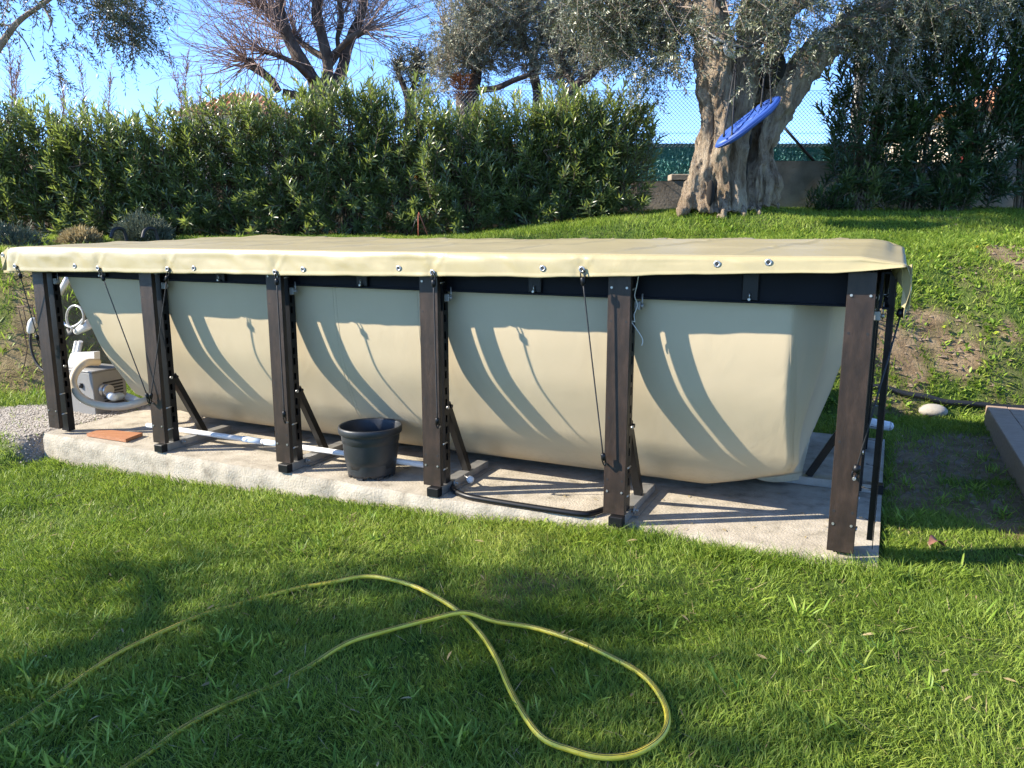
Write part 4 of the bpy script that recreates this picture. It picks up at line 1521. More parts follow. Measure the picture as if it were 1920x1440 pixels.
# meshes are one metre tall in shape only; leaves keep their own size, so each height gets its own mesh
def _hedge():
    rs = np.random.RandomState(3)
    spots = [-7.05, -6.2, -5.4, -4.62, -3.8, -3.0, -2.2, -1.45, -.65, .1, .78, 1.30]
    tops = [1.72, 1.64, 1.58, 1.56, 1.70, 1.86, 1.98, 1.86, 1.64, 1.60, 1.62, 1.56]
    words = ['oleander shrub at the left end of the hedge, cut by the picture edge',
             'oleander shrub of the hedge above the left end of the pool cover', 'oleander shrub of the hedge behind the rounded grey bush',
             'oleander shrub of the hedge below the two slender bare saplings', 'oleander shrub of the hedge in front of the orange roof',
             'tall oleander shrub of the hedge under the middle of the bare tree', 'tallest oleander shrub of the hedge, right of the bare trunk',
             'oleander shrub of the hedge behind the red stakes', 'oleander shrub of the hedge under the dead palm stump',
             'oleander shrub of the hedge below the middle stem of the grey green olive', 'oleander shrub of the hedge below the leaning olive limb',
             'oleander shrub at the right end of the hedge beside the wire fence']
    variants = {}
    for k, (x, t) in enumerate(zip(spots, tops)):
        key = (k % 4, t > 1.68)
        hh = 1.80 if key[1] else 1.58
        if key not in variants:
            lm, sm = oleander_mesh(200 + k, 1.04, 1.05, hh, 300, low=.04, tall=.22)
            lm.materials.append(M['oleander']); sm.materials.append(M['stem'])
            variants[key] = (lm, sm)
        lm, sm = variants[key]
        y = 11.2 + rs.uniform(-.08, .08)
        e = empty('oleander_shrub', (x, y, gz(x, y) - .02), 0 if rs.uniform() < .5 else rs.uniform(-.25, .25), words[k], 'shrub', 'oleander shrubs of the hedge')
        e.scale = (rs.uniform(.98, 1.1), 1, t / hh)
        tag(link_mesh('foliage', lm, None, e), kind='stuff')
        tag(link_mesh('stems', sm, None, e), kind='stuff')
    # looser oleanders in front of the right wall, leaves coloured darker for the olive's shade
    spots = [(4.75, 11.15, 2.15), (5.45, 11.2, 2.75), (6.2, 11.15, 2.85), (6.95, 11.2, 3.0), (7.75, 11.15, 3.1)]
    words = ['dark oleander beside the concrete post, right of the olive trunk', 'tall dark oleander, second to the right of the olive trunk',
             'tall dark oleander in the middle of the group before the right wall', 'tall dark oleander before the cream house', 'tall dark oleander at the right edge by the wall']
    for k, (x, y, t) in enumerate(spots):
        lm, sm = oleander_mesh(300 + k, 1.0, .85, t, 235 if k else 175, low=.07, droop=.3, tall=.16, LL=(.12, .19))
        lm.materials.append(M['oleander_shaded']); sm.materials.append(M['stem'])
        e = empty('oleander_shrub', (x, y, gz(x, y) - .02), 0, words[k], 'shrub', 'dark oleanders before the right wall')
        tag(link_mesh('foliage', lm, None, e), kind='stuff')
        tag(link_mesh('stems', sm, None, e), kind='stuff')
    # one small pale shoot at the foot of the wall, and a small dark one
    for (px, h, lab, mat) in (((1602, 386), .62, 'small pale young oleander at the foot of the right wall', 'oleander'), ((1556, 388), .34, 'small dark spiky plant at the foot of the wall by the trunk', 'oleander_shaded'), ((1782, 388), .55, 'small dark oleander shoot low before the right wall', 'oleander_shaded')):
        p = at_y(*px, 10.95)
        lm, sm = oleander_mesh(int(h * 1000), .42, .4, h, 34, low=.2)
        lm.materials.append(M[mat]); sm.materials.append(M['stem'])
        e = empty('young_oleander', (p[0], p[1], gz(p[0], p[1]) - .02), 0, lab, 'shrub')
        tag(link_mesh('foliage', lm, None, e), kind='stuff')
        tag(link_mesh('stems', sm, None, e), kind='stuff')
_hedge()
for lm, sm in HV:
    bpy.data.meshes.remove(lm); bpy.data.meshes.remove(sm)

def small_bush(px, Y, w, h, n, mat, label, cat, L=(.03, .05), seed=1, name='grey_bush'):
    p = at_y(*px, Y)
    rs = np.random.RandomState(seed)
    e = empty(name, (p[0], Y, gz(p[0], Y) - .02), 0, label, cat)
    th = rs.uniform(0, 2 * math.pi, n); el = np.arccos(rs.uniform(0, 1, n)); r = rs.uniform(.35, 1, n) ** .5
    d = np.stack([np.cos(th) * np.sin(el), np.sin(th) * np.sin(el), np.cos(el)], 1)
    lump = .55 + .9 * fbm(d[:, 0] * 2.2 + seed, d[:, 1] * 2.2, d[:, 2] * 2.2, 3, seed)
    pos = d * np.array([w / 2, w * .4, h]) * (r * lump)[:, None]
    pos[:, 2] *= 1 + .35 * rs.uniform(0, 1, n) ** 4
    nm = NM()
    nm.olive(pos, norm(d + rs.normal(size=(n, 3)) * .5 + np.array([0, 0, .4])), rs.uniform(*L, n), rs.uniform(*L, n) * .17, norm(rs.normal(size=(n, 3))), rs.uniform(0, 1, n))
    tag(nm.build('foliage', M[mat], e), kind='stuff')
    sm = NM()
    k = rs.choice(n, min(n, 160), False)
    sm.twigs(pos[k] * .05, pos[k] * .9, .004, .002)
    sm.build('stems', M['stem'], e)
small_bush((272, 447), 10.2, .70, .30, 9000, 'lavender', 'rounded grey green bush between the hedge and the left end of the cover', 'bush', (.04, .08), 2)
small_bush((150, 446), 10.0, .45, .15, 2200, 'dry', 'dry straw coloured tuft in front of the hedge at the left', 'bush', (.06, .12), 3, 'dry_tuft')
small_bush((20, 452), 9.7, .8, .27, 2000, 'lavender', 'feathery green weed clump at the left edge above the cover', 'weed', (.05, .09), 4, 'weed_clump')

# ------------------------------------------------------------------ trees
def fuse(mb, voxel, name):
    me = mb.mesh(name + '_raw')
    o = bpy.data.objects.new(name + '_raw', me)
    COL.objects.link(o)
    r = o.modifiers.new('r', 'REMESH')
    r.mode = 'VOXEL'
    r.voxel_size = voxel
    r.use_smooth_shade = True
    s = o.modifiers.new('s', 'SMOOTH')
    s.iterations = 1
    s.factor = .5
    bpy.context.view_layer.update()
    out = bpy.data.meshes.new_from_object(o.evaluated_get(bpy.context.evaluated_depsgraph_get()))
    bpy.data.objects.remove(o)
    bpy.data.meshes.remove(me)
    out.name = name
    return out
def displace(me, fn):
    n = len(me.vertices)
    co = np.zeros(n * 3, np.float32); me.vertices.foreach_get('co', co); co = co.reshape(-1, 3).astype(float)
    no = np.zeros(n * 3, np.float32); me.vertices.foreach_get('normal', no); no = no.reshape(-1, 3)
    me.vertices.foreach_set('co', (co + no * fn(co)[:, None]).astype(np.float32).ravel())
    me.update()

def olive_sprays(nm, C, dirs, rs, L=(.25, .55), leaves=26, leafL=(.045, .07), tint=.4, sag=.5):
    """drooping twigs with paired narrow leaves"""
    n = len(C)
    Ls = rs.uniform(*L, n)
    A, B = [], []
    k = leaves
    t = np.linspace(.12, 1.0, k)
    T = np.broadcast_to(t, (n, k))
    d0 = norm(dirs)
    sg = (np.array([0, 0, -1.0]) * sag)
    pos = C[:, None, :] + d0[:, None, :] * (Ls[:, None, None] * T[..., None]) + sg * (Ls[:, None, None] * (T ** 2)[..., None]) * .8
    tan = norm(d0[:, None, :] + sg * 1.6 * T[..., None])
    side = norm(np.cross(tan, np.array([.2, .3, .93])))
    up = np.cross(side, tan)
    ph = (np.arange(k) % 2 * math.pi + np.arange(k) // 2 * 1.57)[None, :] + rs.normal(size=(n, k)) * .4
    rad = side * np.cos(ph)[..., None] + up * np.sin(ph)[..., None]
    ld = tan * .62 + rad * .75 + rs.normal(size=(n, k, 3)) * .12
    N = n * k
    LL = rs.uniform(*leafL, N)
    tb = np.clip(np.repeat(tint + rs.normal(size=n) * .16, k) + rs.normal(size=N) * .13, 0, 1)
    nm.olive(pos.reshape(-1, 3), ld.reshape(-1, 3), LL, LL * rs.uniform(.19, .27, N), (tan + rs.normal(size=(n, k, 3)) * .4).reshape(-1, 3), tb)
    return C, pos[:, -1, :]

def ellipse_sprays(rs, items, Y, per=1.0):
    """crown masses given as (x, y, rx, ry, depth offset, depth radius, count)"""
    C = []
    for cx, cy, rx, ry, dy, rd, cnt in items:
        c = at_y(cx, cy, Y + dy)
        s = (Y + dy) / FPX
        v = norm(rs.normal(size=(int(cnt * per), 3))) * (rs.uniform(.1, 1, int(cnt * per)) ** .45)[:, None]
        C.append(c + v * np.array([rx * s, rd, ry * s]))
    return np.concatenate(C)

TY = 10.45
def big_olive():
    base = at_y(1368, 386, TY)
    base = np.array([base[0], TY, gz(base[0], TY) - .05])
    e = empty('olive_tree', base, 0, 'ancient olive tree with a huge gnarled hollow trunk on the upper lawn', 'tree')
    mb = MB()
    s = TY / FPX * .88
    def strand(pts, n=14, k=5):
        P, r = [], []
        for x, y, rad, dy in pts:
            P.append(at_y(x, y, TY + dy) - base); r.append(rad * s)
        C = crom(P, k)
        rr = np.interp(np.linspace(0, len(r) - 1, len(C)), np.arange(len(r)), r)
        mb.tube(C, rr, n)
    strand([(1326, 398, 48, 0), (1342, 330, 50, 0), (1352, 270, 44, 0), (1352, 210, 41, 0), (1345, 150, 43, 0), (1343, 90, 40, .02), (1334, 30, 34, .05), (1318, -50, 27, .1), (1290, -140, 20, .2)])
    strand([(1306, 395, 24, -.05), (1306, 345, 25, -.05), (1330, 285, 26, -.02), (1342, 220, 24, 0)])
    strand([(1292, 392, 14, -.1), (1297, 368, 16, -.1), (1312, 335, 18, -.06)])
    strand([(1384, 398, 34, -.05), (1384, 330, 33, .0), (1383, 260, 26, -.02), (1392, 200, 24, -.06), (1398, 150, 24, -.04), (1404, 90, 26, .02), (1412, 20, 26, .08), (1428, -60, 22, .15)])
    strand([(1366, 402, 22, -.22), (1366, 350, 24, -.16), (1372, 290, 22, -.10), (1380, 230, 18, -.08)])
    strand([(1436, 392, 13, -.12), (1432, 345, 19, -.10), (1428, 322, 17, -.06), (1434, 285, 17, -.03), (1446, 240, 22, .0), (1464, 195, 33, .02), (1488, 150, 33, .04), (1520, 112, 31, .06), (1568, 72, 25, .1), (1632, 22, 22, .15), (1705, -45, 18, .2), (1800, -120, 13, .3)])
    strand([(1449, 388, 8, -.1), (1452, 345, 9, -.08), (1448, 320, 10, -.06), (1444, 285, 10, -.03)])
    strand([(1415, 392, 14, .12), (1418, 340, 20, .18), (1425, 270, 24, .24), (1436, 210, 28, .26), (1446, 160, 24, .3), (1452, 120, 20, .35), (1460, 40, 26, .3), (1478, -40, 22, .25)])
    strand([(1345, 80, 26, .0), (1310, 40, 22, .1), (1262, 12, 17, .15), (1200, -10, 12, .2), (1130, -20, 8, .3)])
    strand([(1464, 190, 28, .02), (1440, 175, 20, .05), (1425, 200, 18, .1)])
    strand([(1405, 80, 22, .02), (1450, 40, 18, -.05), (1500, 5, 15, -.1), (1560, -40, 12, -.1)])
    # root flare
    for x, y, r, dy, x2, y2 in ((1275, 398, 9, -.2, 1300, 378), (1350, 408, 11, -.35, 1356, 385), (1398, 408, 9, -.3, 1392, 380), (1462, 394, 7, -.1, 1448, 376), (1420, 404, 8, -.3, 1420, 380)):
        strand([(x, y, r * .7, dy), (x2, y2, r * 1.4, dy * .5), (x2, y2 - 40, r * 1.2, dy * .2)])
    me = fuse(mb, .019, 'trunk')
    def f(c):
        x, y, z = c.T
        x = x + .12 * np.sin(z * 2.3) ; 
        rid = 1 - np.abs(2 * fbm(x * 5.5, y * 5.5, z * .9, 4, 51) - 1)
        knob = fbm(x * 3.2, y * 3.2, z * 2.6, 3, 53) - .5
        fine = fbm(x * 17, y * 17, z * 5.5, 3, 55) - .5
        low = sstep(z, 1.3, .1)
        grv = 1 - np.abs(2 * fbm(x * 9, y * 9, z * .45, 3, 57) - 1)
        def crack(pts, w, dep):
            zc = np.array([(at_y(1368, q[1], TY) - base)[2] for q in pts])[::-1]
            xc = np.array([(at_y(q[0], q[1], TY) - base)[0] for q in pts])[::-1]
            xx = np.interp(c[:, 2], zc, xc)
            inz = sstep(c[:, 2], zc[0] - .1, zc[0] + .15) * sstep(c[:, 2], zc[-1] + .15, zc[-1] - .1)
            return dep * np.exp(-((c[:, 0] - xx) / w) ** 2) * inz * (c[:, 1] < .12)
        ck = crack([(1440, 120), (1425, 190), (1412, 250), (1404, 300), (1400, 360), (1404, 400)], .045, .13)
        ck = ck + crack([(1330, 335), (1333, 365), (1336, 400)], .05, .12)
        ck = ck + crack([(1372, 100), (1370, 200), (1362, 300), (1364, 395)], .03, .08)
        ck = ck + crack([(1318, 170), (1326, 260), (1318, 330), (1308, 380)], .03, .07)
        ck = ck + crack([(1425, 330), (1424, 395)], .04, .16)
        return -ck + (rid - .85) * .13 + knob * (.07 + .12 * low) + fine * .07 + (fbm(x * 30, y * 30, z * 6, 3, 58) - .5) * .05 + (grv - .8) * .10
    displace(me, f)
    link_mesh('trunk', me, M['bark_olive'], e)
    # dark ball painted as the shade in the hollow between the two stems
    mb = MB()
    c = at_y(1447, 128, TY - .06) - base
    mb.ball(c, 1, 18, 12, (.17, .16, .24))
    mb.build('hollow', M['hollow_shade'], e)
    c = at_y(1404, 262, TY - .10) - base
    MB().ball(c, 1, 14, 10, (.035, .05, .14)).build('hollow', M['hollow_shade'], e)  # this ball and the next two paint the shade in the lower recesses
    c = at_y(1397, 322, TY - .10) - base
    MB().ball(c, 1, 14, 10, (.03, .05, .16)).build('hollow', M['hollow_shade'], e)
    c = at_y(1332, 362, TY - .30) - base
    MB().ball(c, 1, 14, 10, (.05, .06, .16)).build('hollow', M['hollow_shade'], e)
    # crown
    rs = np.random.RandomState(8)
    items = [(1180, 22, 100, 48, .5, .6, 300), (1262, 45, 55, 45, .2, .35, 130), (1240, 115, 40, 30, .1, .3, 26), (1200, 140, 34, 30, .2, .3, 26), (1150, 90, 40, 30, .4, .4, 50), (1222, 60, 60, 40, .3, .4, 80),
             (1100, 15, 60, 40, .4, .5, 110), (1330, -25, 80, 30, .2, .35, 50), (1272, 100, 20, 42, -.3, .15, 14),
             (1450, 0, 95, 30, -.4, .35, 80), (1520, 60, 50, 30, -.5, .3, 36), (1470, 70, 60, 36, -.6, .2, 24), (1590, 50, 60, 40, .2, .5, 120), (1690, 30, 110, 52, .3, .8, 300),
             (1800, 0, 110, 50, .3, .8, 280), (1650, 130, 50, 40, .3, .5, 90), (1900, -20, 60, 30, .4, .6, 60),
             (1400, -110, 300, 80, .5, 1.3, 620), (1650, -110, 260, 80, .6, 1.2, 480), (1400, 110, 8, 50, -.55, .05, 7), (1300, 50, 8, 40, -.4, .05, 5), (1420, 40, 60, 40, -.5, .2, 22), (1345, 40, 40, 30, -.5, .2, 12)]
    C = ellipse_sprays(rs, items, TY)
    d = rs.normal(size=(len(C), 3)) * .7 + np.array([0, -.25, -.15])
    nm = NM()
    A, B = olive_sprays(nm, C - base, d, rs, L=(.22, .5), leaves=24, leafL=(.05, .082), tint=.45, sag=.55)
    tag(nm.build('crown', M['olive'], e), kind='stuff')
    tw = NM()
    tw.twigs(A, B, .0035, .0015)
    # branchlets towards the limbs
    k = rs.choice(len(C), 420, False)
    hub = np.array([at_y(x, y, TY + dy) for x, y, dy in ((1200, -10, .2), (1262, 12, .15), (1334, 20, .05), (1412, 10, .08), (1460, 20, .3), (1568, 72, .1), (1632, 22, .15), (1705, -45, .2), (1500, 5, -.1), (1800, -120, .3))])
    P = C[k]
    j = np.argmin(((P[:, None] - hub[None]) ** 2).sum(-1), 1)
    H = hub[j]
    mid = (P + H) / 2 + rs.normal(size=P.shape) * .12 + np.array([0, 0, .1])
    tw.twigs(H - base, mid - base, .014, .008)
    tw.twigs(mid - base, P - base, .008, .0035)
    tag(tw.build('twigs', M['palebark'], e), kind='stuff')
    return base
ob = big_olive()

# rope tied round the stems, and the swing
def tree_rope():
    Y = TY - .42
    f = lambda x, y, b=0: at_y(x, y, Y + b)
    base = f(1365, 90)
    e = empty('tied_rope', base, 0, 'pale rope knotted round the olive stems above the swing', 'rope')
    L = lambda *q: f(*q) - base
    MB().tube(crom([L(1305, 45, .25), L(1330, 62, .06), L(1352, 76, 0), L(1370, 84, 0)], 6), .012, 8).build('rope', M['rope'], e)
    MB().tube(crom([L(1309, 66, .2), L(1335, 74, .04), L(1355, 79, 0), L(1400, 88, .06), L(1420, 78, .1), L(1462, 50, .2), L(1490, 30, .4)], 6), .012, 8).build('rope', M['rope'], e)
    MB().tube(crom([L(1352, 82), L(1365, 90), L(1395, 89, .02), L(1425, 82, .06)], 5), .012, 8).build('dark_rope', M['cord'], e)
    MB().tube(crom([L(1362, 76, -.02), L(1358, 92, -.05), L(1364, 103, -.05), L(1374, 102, -.05), L(1377, 90, -.05), L(1370, 78, -.05), L(1362, 88, -.06), L(1368, 98, -.07), L(1378, 108, -.03)], 6), .017, 8).build('knot', M['rope'], e)
    MB().ball(L(1343, 79, -.02), .03, 10, 8, (1.3, 1, 1)).build('knot', M['rope'], e)
    MB().ball(L(1428, 93, .02), .03, 10, 8, (1.2, 1, 1)).build('knot', M['rope'], e)
tree_rope()
def swing():
    Y = TY - .62
    A, B = at_y(1344, 275, Y), at_y(1461, 183, Y - .02)
    c = (A + B) / 2
    e = empty('swing', c, 0, 'blue padded disc swing hanging tilted before the olive trunk', 'swing')
    d = norm(B - A)
    half = np.linalg.norm(B - A) / 2
    wd = norm(np.array([.18, -1.0, -.16]))
    wd = norm(wd - d * (wd @ d))
    nn = np.cross(d, wd)
    if nn[2] < 0: nn = -nn
    mb = MB()
    n = 40
    prof = [(0, .018), (.55, .022), (.80, .03), (.93, .040), (1.0, .022), (1.02, 0), (1.0, -.024), (.93, -.040), (.80, -.03), (.5, -.024), (0, -.022)]
    vs, fs = [], []
    for r, h in prof:
        for k in range(n):
            a = 2 * math.pi * k / n
            vs.append(d * half * r * math.cos(a) + wd * half * .42 * r * math.sin(a) + nn * (h + .004 * math.sin(5 * a)))
    for i in range(len(prof) - 1):
        for k in range(n):
            k2 = (k + 1) % n
            fs.append((i * n + k, i * n + k2, (i + 1) * n + k2, (i + 1) * n + k))
    mb.add(vs, fs, True)
    seat = mb.build('seat', M['swing'], e)
    for r, h in ((.72, .030), (1.03, .0)):
        pts = [d * half * r * math.cos(a) + wd * half * .42 * r * math.sin(a) + nn * h for a in np.linspace(0, 2 * math.pi, 41)]
        MB().tube(pts, .004, 5).build('piping', M['swing'], seat)
    for x, y, x2, y2 in ((1357, 252, 1379, 118), (1372, 254, 1380, 118), (1427, 196, 1438, 92), (1446, 190, 1441, 92)):
        p = at_y(x, y, Y - .12); q = at_y(x2, y2, Y + .22)
        MB().tube([p - c, q - c], .009, 6).build('rope', M['cord'], e)
        MB().tube([p - c - np.array([0, 0, .03]), p - c, p - c + norm(q - p) * .06], [.012, .014, .009], 8).build('strap', M['cord'], e)
    p = at_y(1380, 120, Y + .22); q = at_y(1379, 100, Y + .2)
    MB().tube([p - c, (p + q) / 2 - c, q - c], [.012, .018, .012], 8).build('strap', M['cord'], e)
swing()

def limb_tree(name, Y, label, limbs, barkm, cat='tree', basept=None, n=10):
    """tree whose limbs are given as polylines of (x, y, radius, depth offset) in photo pixels"""
    bp = at_y(*basept, Y)
    base = np.array([bp[0], Y, float(ground_z(bp[0], Y))])
    e = empty(name, base, 0, label, cat)
    mb = MB()
    s = Y / FPX * .84
    ends = []
    for pts in limbs:
        P = [at_y(x, y, Y + dy) - base for x, y, r, dy in pts]
        r = [q[2] * s for q in pts]
        C = crom(P, 5)
        rr = np.interp(np.linspace(0, len(r) - 1, len(C)), np.arange(len(r)), r)
        k = np.array([fbm(c[0] * 4, c[1] * 4, c[2] * 4, 3, 9) for c in C]).ravel()
        mb.tube(C, rr * (.85 + .35 * k), n)
        ends.append(C)
    mb.build('trunk', M[barkm], e)
    return e, base, ends

def bare_tree():
    Y = 16
    limbs = [[(604, 420, 24, 0), (606, 300, 24, 0), (606, 200, 23, 0), (612, 150, 20, 0)],
             [(604, 185, 17, 0), (588, 150, 14, 0), (565, 115, 13, -.2), (548, 85, 12, -.2), (530, 50, 11, -.3), (512, 22, 11, -.3), (495, 15, 9, -.3)],
             [(548, 85, 8, -.2), (535, 45, 8, -.1), (525, 10, 9, 0), (530, -40, 8, 0)],
             [(612, 170, 15, 0), (615, 130, 11, .1), (610, 95, 11, .1), (602, 60, 11, .2), (594, 25, 12, .2), (600, -30, 10, .2)],
             [(615, 110, 8, .1), (590, 98, 7, .2), (568, 82, 6, .3), (553, 70, 6, .3)],
             [(522, 172, 8, -.4), (510, 152, 8, -.4), (490, 135, 9, -.4), (472, 122, 10, -.4), (464, 113, 9, -.4)],
             [(586, 150, 9, -.1), (556, 122, 6, -.5), (528, 107, 5, -.6), (496, 97, 5, -.6)],
             [(620, 170, 13, .1), (640, 135, 12, .3), (650, 95, 11, .4), (662, 62, 11, .5), (676, 30, 9, .5), (690, -30, 8, .5)],
             [(622, 105, 7, .1), (640, 88, 6, .0), (660, 70, 7, -.1), (690, 55, 6, -.1)],
             [(618, 125, 6, .1), (634, 100, 5, .3), (633, 70, 5, .3), (640, 40, 6, .3), (636, 0, 6, .3)],
             [(530, 172, 7, -.3), (560, 180, 9, -.2), (595, 190, 10, 0)]]
    e, base, ends = limb_tree('bare_tree', Y, 'bare pollarded tree with dark limbs and fine red brown twigs', limbs, 'darkbark', basept=(604, 440))
    rs = np.random.RandomState(31)
    tw = NM()
    hubs = []
    for C in ends[1:]:
        L = len(C)
        for c in C[int(L * .55):]:
            hubs += [c] * 1
        hubs += [C[-1]] * 7 + [C[-2]] * 4
    hubs = [hubs[i] for i in rs.permutation(len(hubs))[:int(len(hubs) * .62)]]
    hubs += [at_y(500, -40, Y) - base] * 6 + [at_y(620, -60, Y) - base] * 8 + [at_y(700, -50, Y) - base] * 7
    A, B, ra, rb = [], [], [], []
    cen = at_y(590, 90, Y) - base
    for h in hubs:
        for q in range(8):
            d = norm(norm(h - cen) * .75 + rs.normal(size=3) * .62 + np.array([0, 0, .32]))
            L = rs.uniform(.5, 2.0)
            p = h.copy()
            nseg = 7
            r = rs.uniform(.0045, .009)
            bend = rs.normal(size=3) * .10 + np.array([0, 0, .05])
            for i in range(nseg):
                pn = p + d * L / nseg
                A.append(p); B.append(pn); ra.append(r * (1 - i / nseg) + .0028); rb.append(r * (1 - (i + 1) / nseg) + .0035)
                if i > 1 and rs.uniform() < .5:
                    dd = norm(d + rs.normal(size=3) * .6)
                    l2 = rs.uniform(.15, .5)
                    m = pn + dd * l2 * .5
                    A += [pn, m]; B += [m, m + norm(dd + rs.normal(size=3) * .25 + np.array([0, 0, .1])) * l2 * .5]; ra += [.0042, .0034]; rb += [.0034, .0026]
                p = pn
                d = norm(d + bend + rs.normal(size=3) * .06)
    tw.twigs(np.array(A), np.array(B), np.array(ra), np.array(rb))
    tag(tw.build('twigs', M['twig'], e), kind='stuff')
bare_tree()

def back_olive():
    Y = 14.2
    limbs = [[(884, 380, 15, 0), (884, 260, 15, 0), (886, 190, 13, 0), (890, 160, 12, 0), (893, 130, 11, 0), (886, 100, 9, .1), (880, 60, 7, .1), (890, 10, 6, .1)],
             [(890, 170, 7, 0), (930, 165, 6, -.3), (965, 150, 5, -.4), (995, 140, 5, -.4)],
             [(1000, 400, 13, .3), (1004, 250, 12, .3), (1008, 180, 10, .3), (1002, 145, 10, .3), (999, 110, 9, .3), (985, 90, 8, .3), (978, 60, 7, .3), (990, 10, 6, .3)],
             [(1000, 112, 6, .3), (1010, 80, 5, .3), (1020, 40, 4, .3)],
             [(1040, 400, 14, -.6), (1048, 260, 13, -.6), (1058, 190, 12, -.6), (1078, 165, 11, -.6), (1105, 140, 10, -.6), (1130, 115, 9, -.6), (1160, 85, 8, -.6), (1190, 50, 7, -.6), (1215, 10, 6, -.5)],
             [(1078, 165, 6, -.6), (1062, 135, 5, -.5), (1050, 100, 5, -.4)],
             [(884, 120, 6, .1), (850, 90, 5, .2), (835, 50, 4, .2)]]
    e, base, ends = limb_tree('olive_tree', Y, 'grey green olive tree with three slim stems behind the hedge', limbs, 'darkbark', basept=(884, 440))
    rs = np.random.RandomState(12)
    items = [(880, 70, 62, 62, 0, .8, 380), (850, 120, 40, 42, 0, .5, 130), (930, 40, 70, 50, .1, .8, 320), (915, 110, 38, 46, .2, .5, 90), (1000, 60, 60, 60, .3, .8, 260),
             (965, 110, 45, 40, .3, .5, 70), (1060, 70, 60, 56, 0, .7, 250), (1110, 100, 50, 46, -.4, .6, 190), (1040, 130, 45, 36, -.2, .5, 110), (1150, 60, 60, 56, -.4, .6, 210),
             (830, 160, 26, 22, 0, .4, 36), (1075, 150, 30, 24, -.3, .4, 50), (950, -20, 160, 50, .2, 1.0, 380), (1100, 0, 100, 40, -.2, .8, 200)]
    C = ellipse_sprays(rs, items, Y, 1.35)
    d = rs.normal(size=(len(C), 3)) * .6 + np.array([0, -.1, .55])
    nm = NM()
    A, B = olive_sprays(nm, C - base, d, rs, L=(.22, .48), leaves=20, leafL=(.045, .075), tint=.7, sag=.2)
    tag(nm.build('crown', M['olive_far'], e), kind='stuff')
    tw = NM()
    tw.twigs(A, B, .0045, .002)
    allp = np.concatenate([c[len(c) // 2:] for c in ends])
    k = rs.choice(len(C), 500, False)
    P = C[k] - base
    j = np.argmin(((P[:, None] - allp[None]) ** 2).sum(-1), 1)
    mid = (P + allp[j]) / 2 + rs.normal(size=P.shape) * .08
    tw.twigs(allp[j], mid, .014, .009); tw.twigs(mid, P, .009, .004)
    tag(tw.build('twigs', M['palebark'], e), kind='stuff')
back_olive()

def small_olive():
    Y = 15.5
    limbs = [[(770, 400, 8, 0), (768, 260, 8, 0), (765, 190, 7, 0), (752, 150, 6, 0), (742, 125, 4, 0)], [(765, 185, 5, 0), (778, 150, 4, 0), (780, 120, 3, 0)]]
    e, base, ends = limb_tree('olive_tree', Y, 'small thin olive tree between the bare tree and the larger olive', limbs, 'darkbark', basept=(768, 440))
    rs = np.random.RandomState(14)
    C = ellipse_sprays(rs, [(770, 130, 34, 28, 0, .4, 90), (795, 115, 26, 22, 0, .4, 60), (785, 165, 30, 22, 0, .3, 50), (750, 120, 14, 18, 0, .2, 20)], Y)
    d = rs.normal(size=(len(C), 3)) * .6 + np.array([0, -.1, .6])
    nm = NM()
    A, B = olive_sprays(nm, C - base, d, rs, L=(.2, .42), leaves=16, leafL=(.05, .085), tint=.35, sag=.15)
    tag(nm.build('crown', M['olive'], e), kind='stuff')
    tw = NM(); tw.twigs(A, B, .005, .003)
    hub = np.concatenate(ends)
    P = C - base
    j = np.argmin(((P[:, None] - hub[None]) ** 2).sum(-1), 1)
    tw.twigs(hub[j], P, .008, .004)
    tag(tw.build('twigs', M['darkbark'], e), kind='stuff')
small_olive()

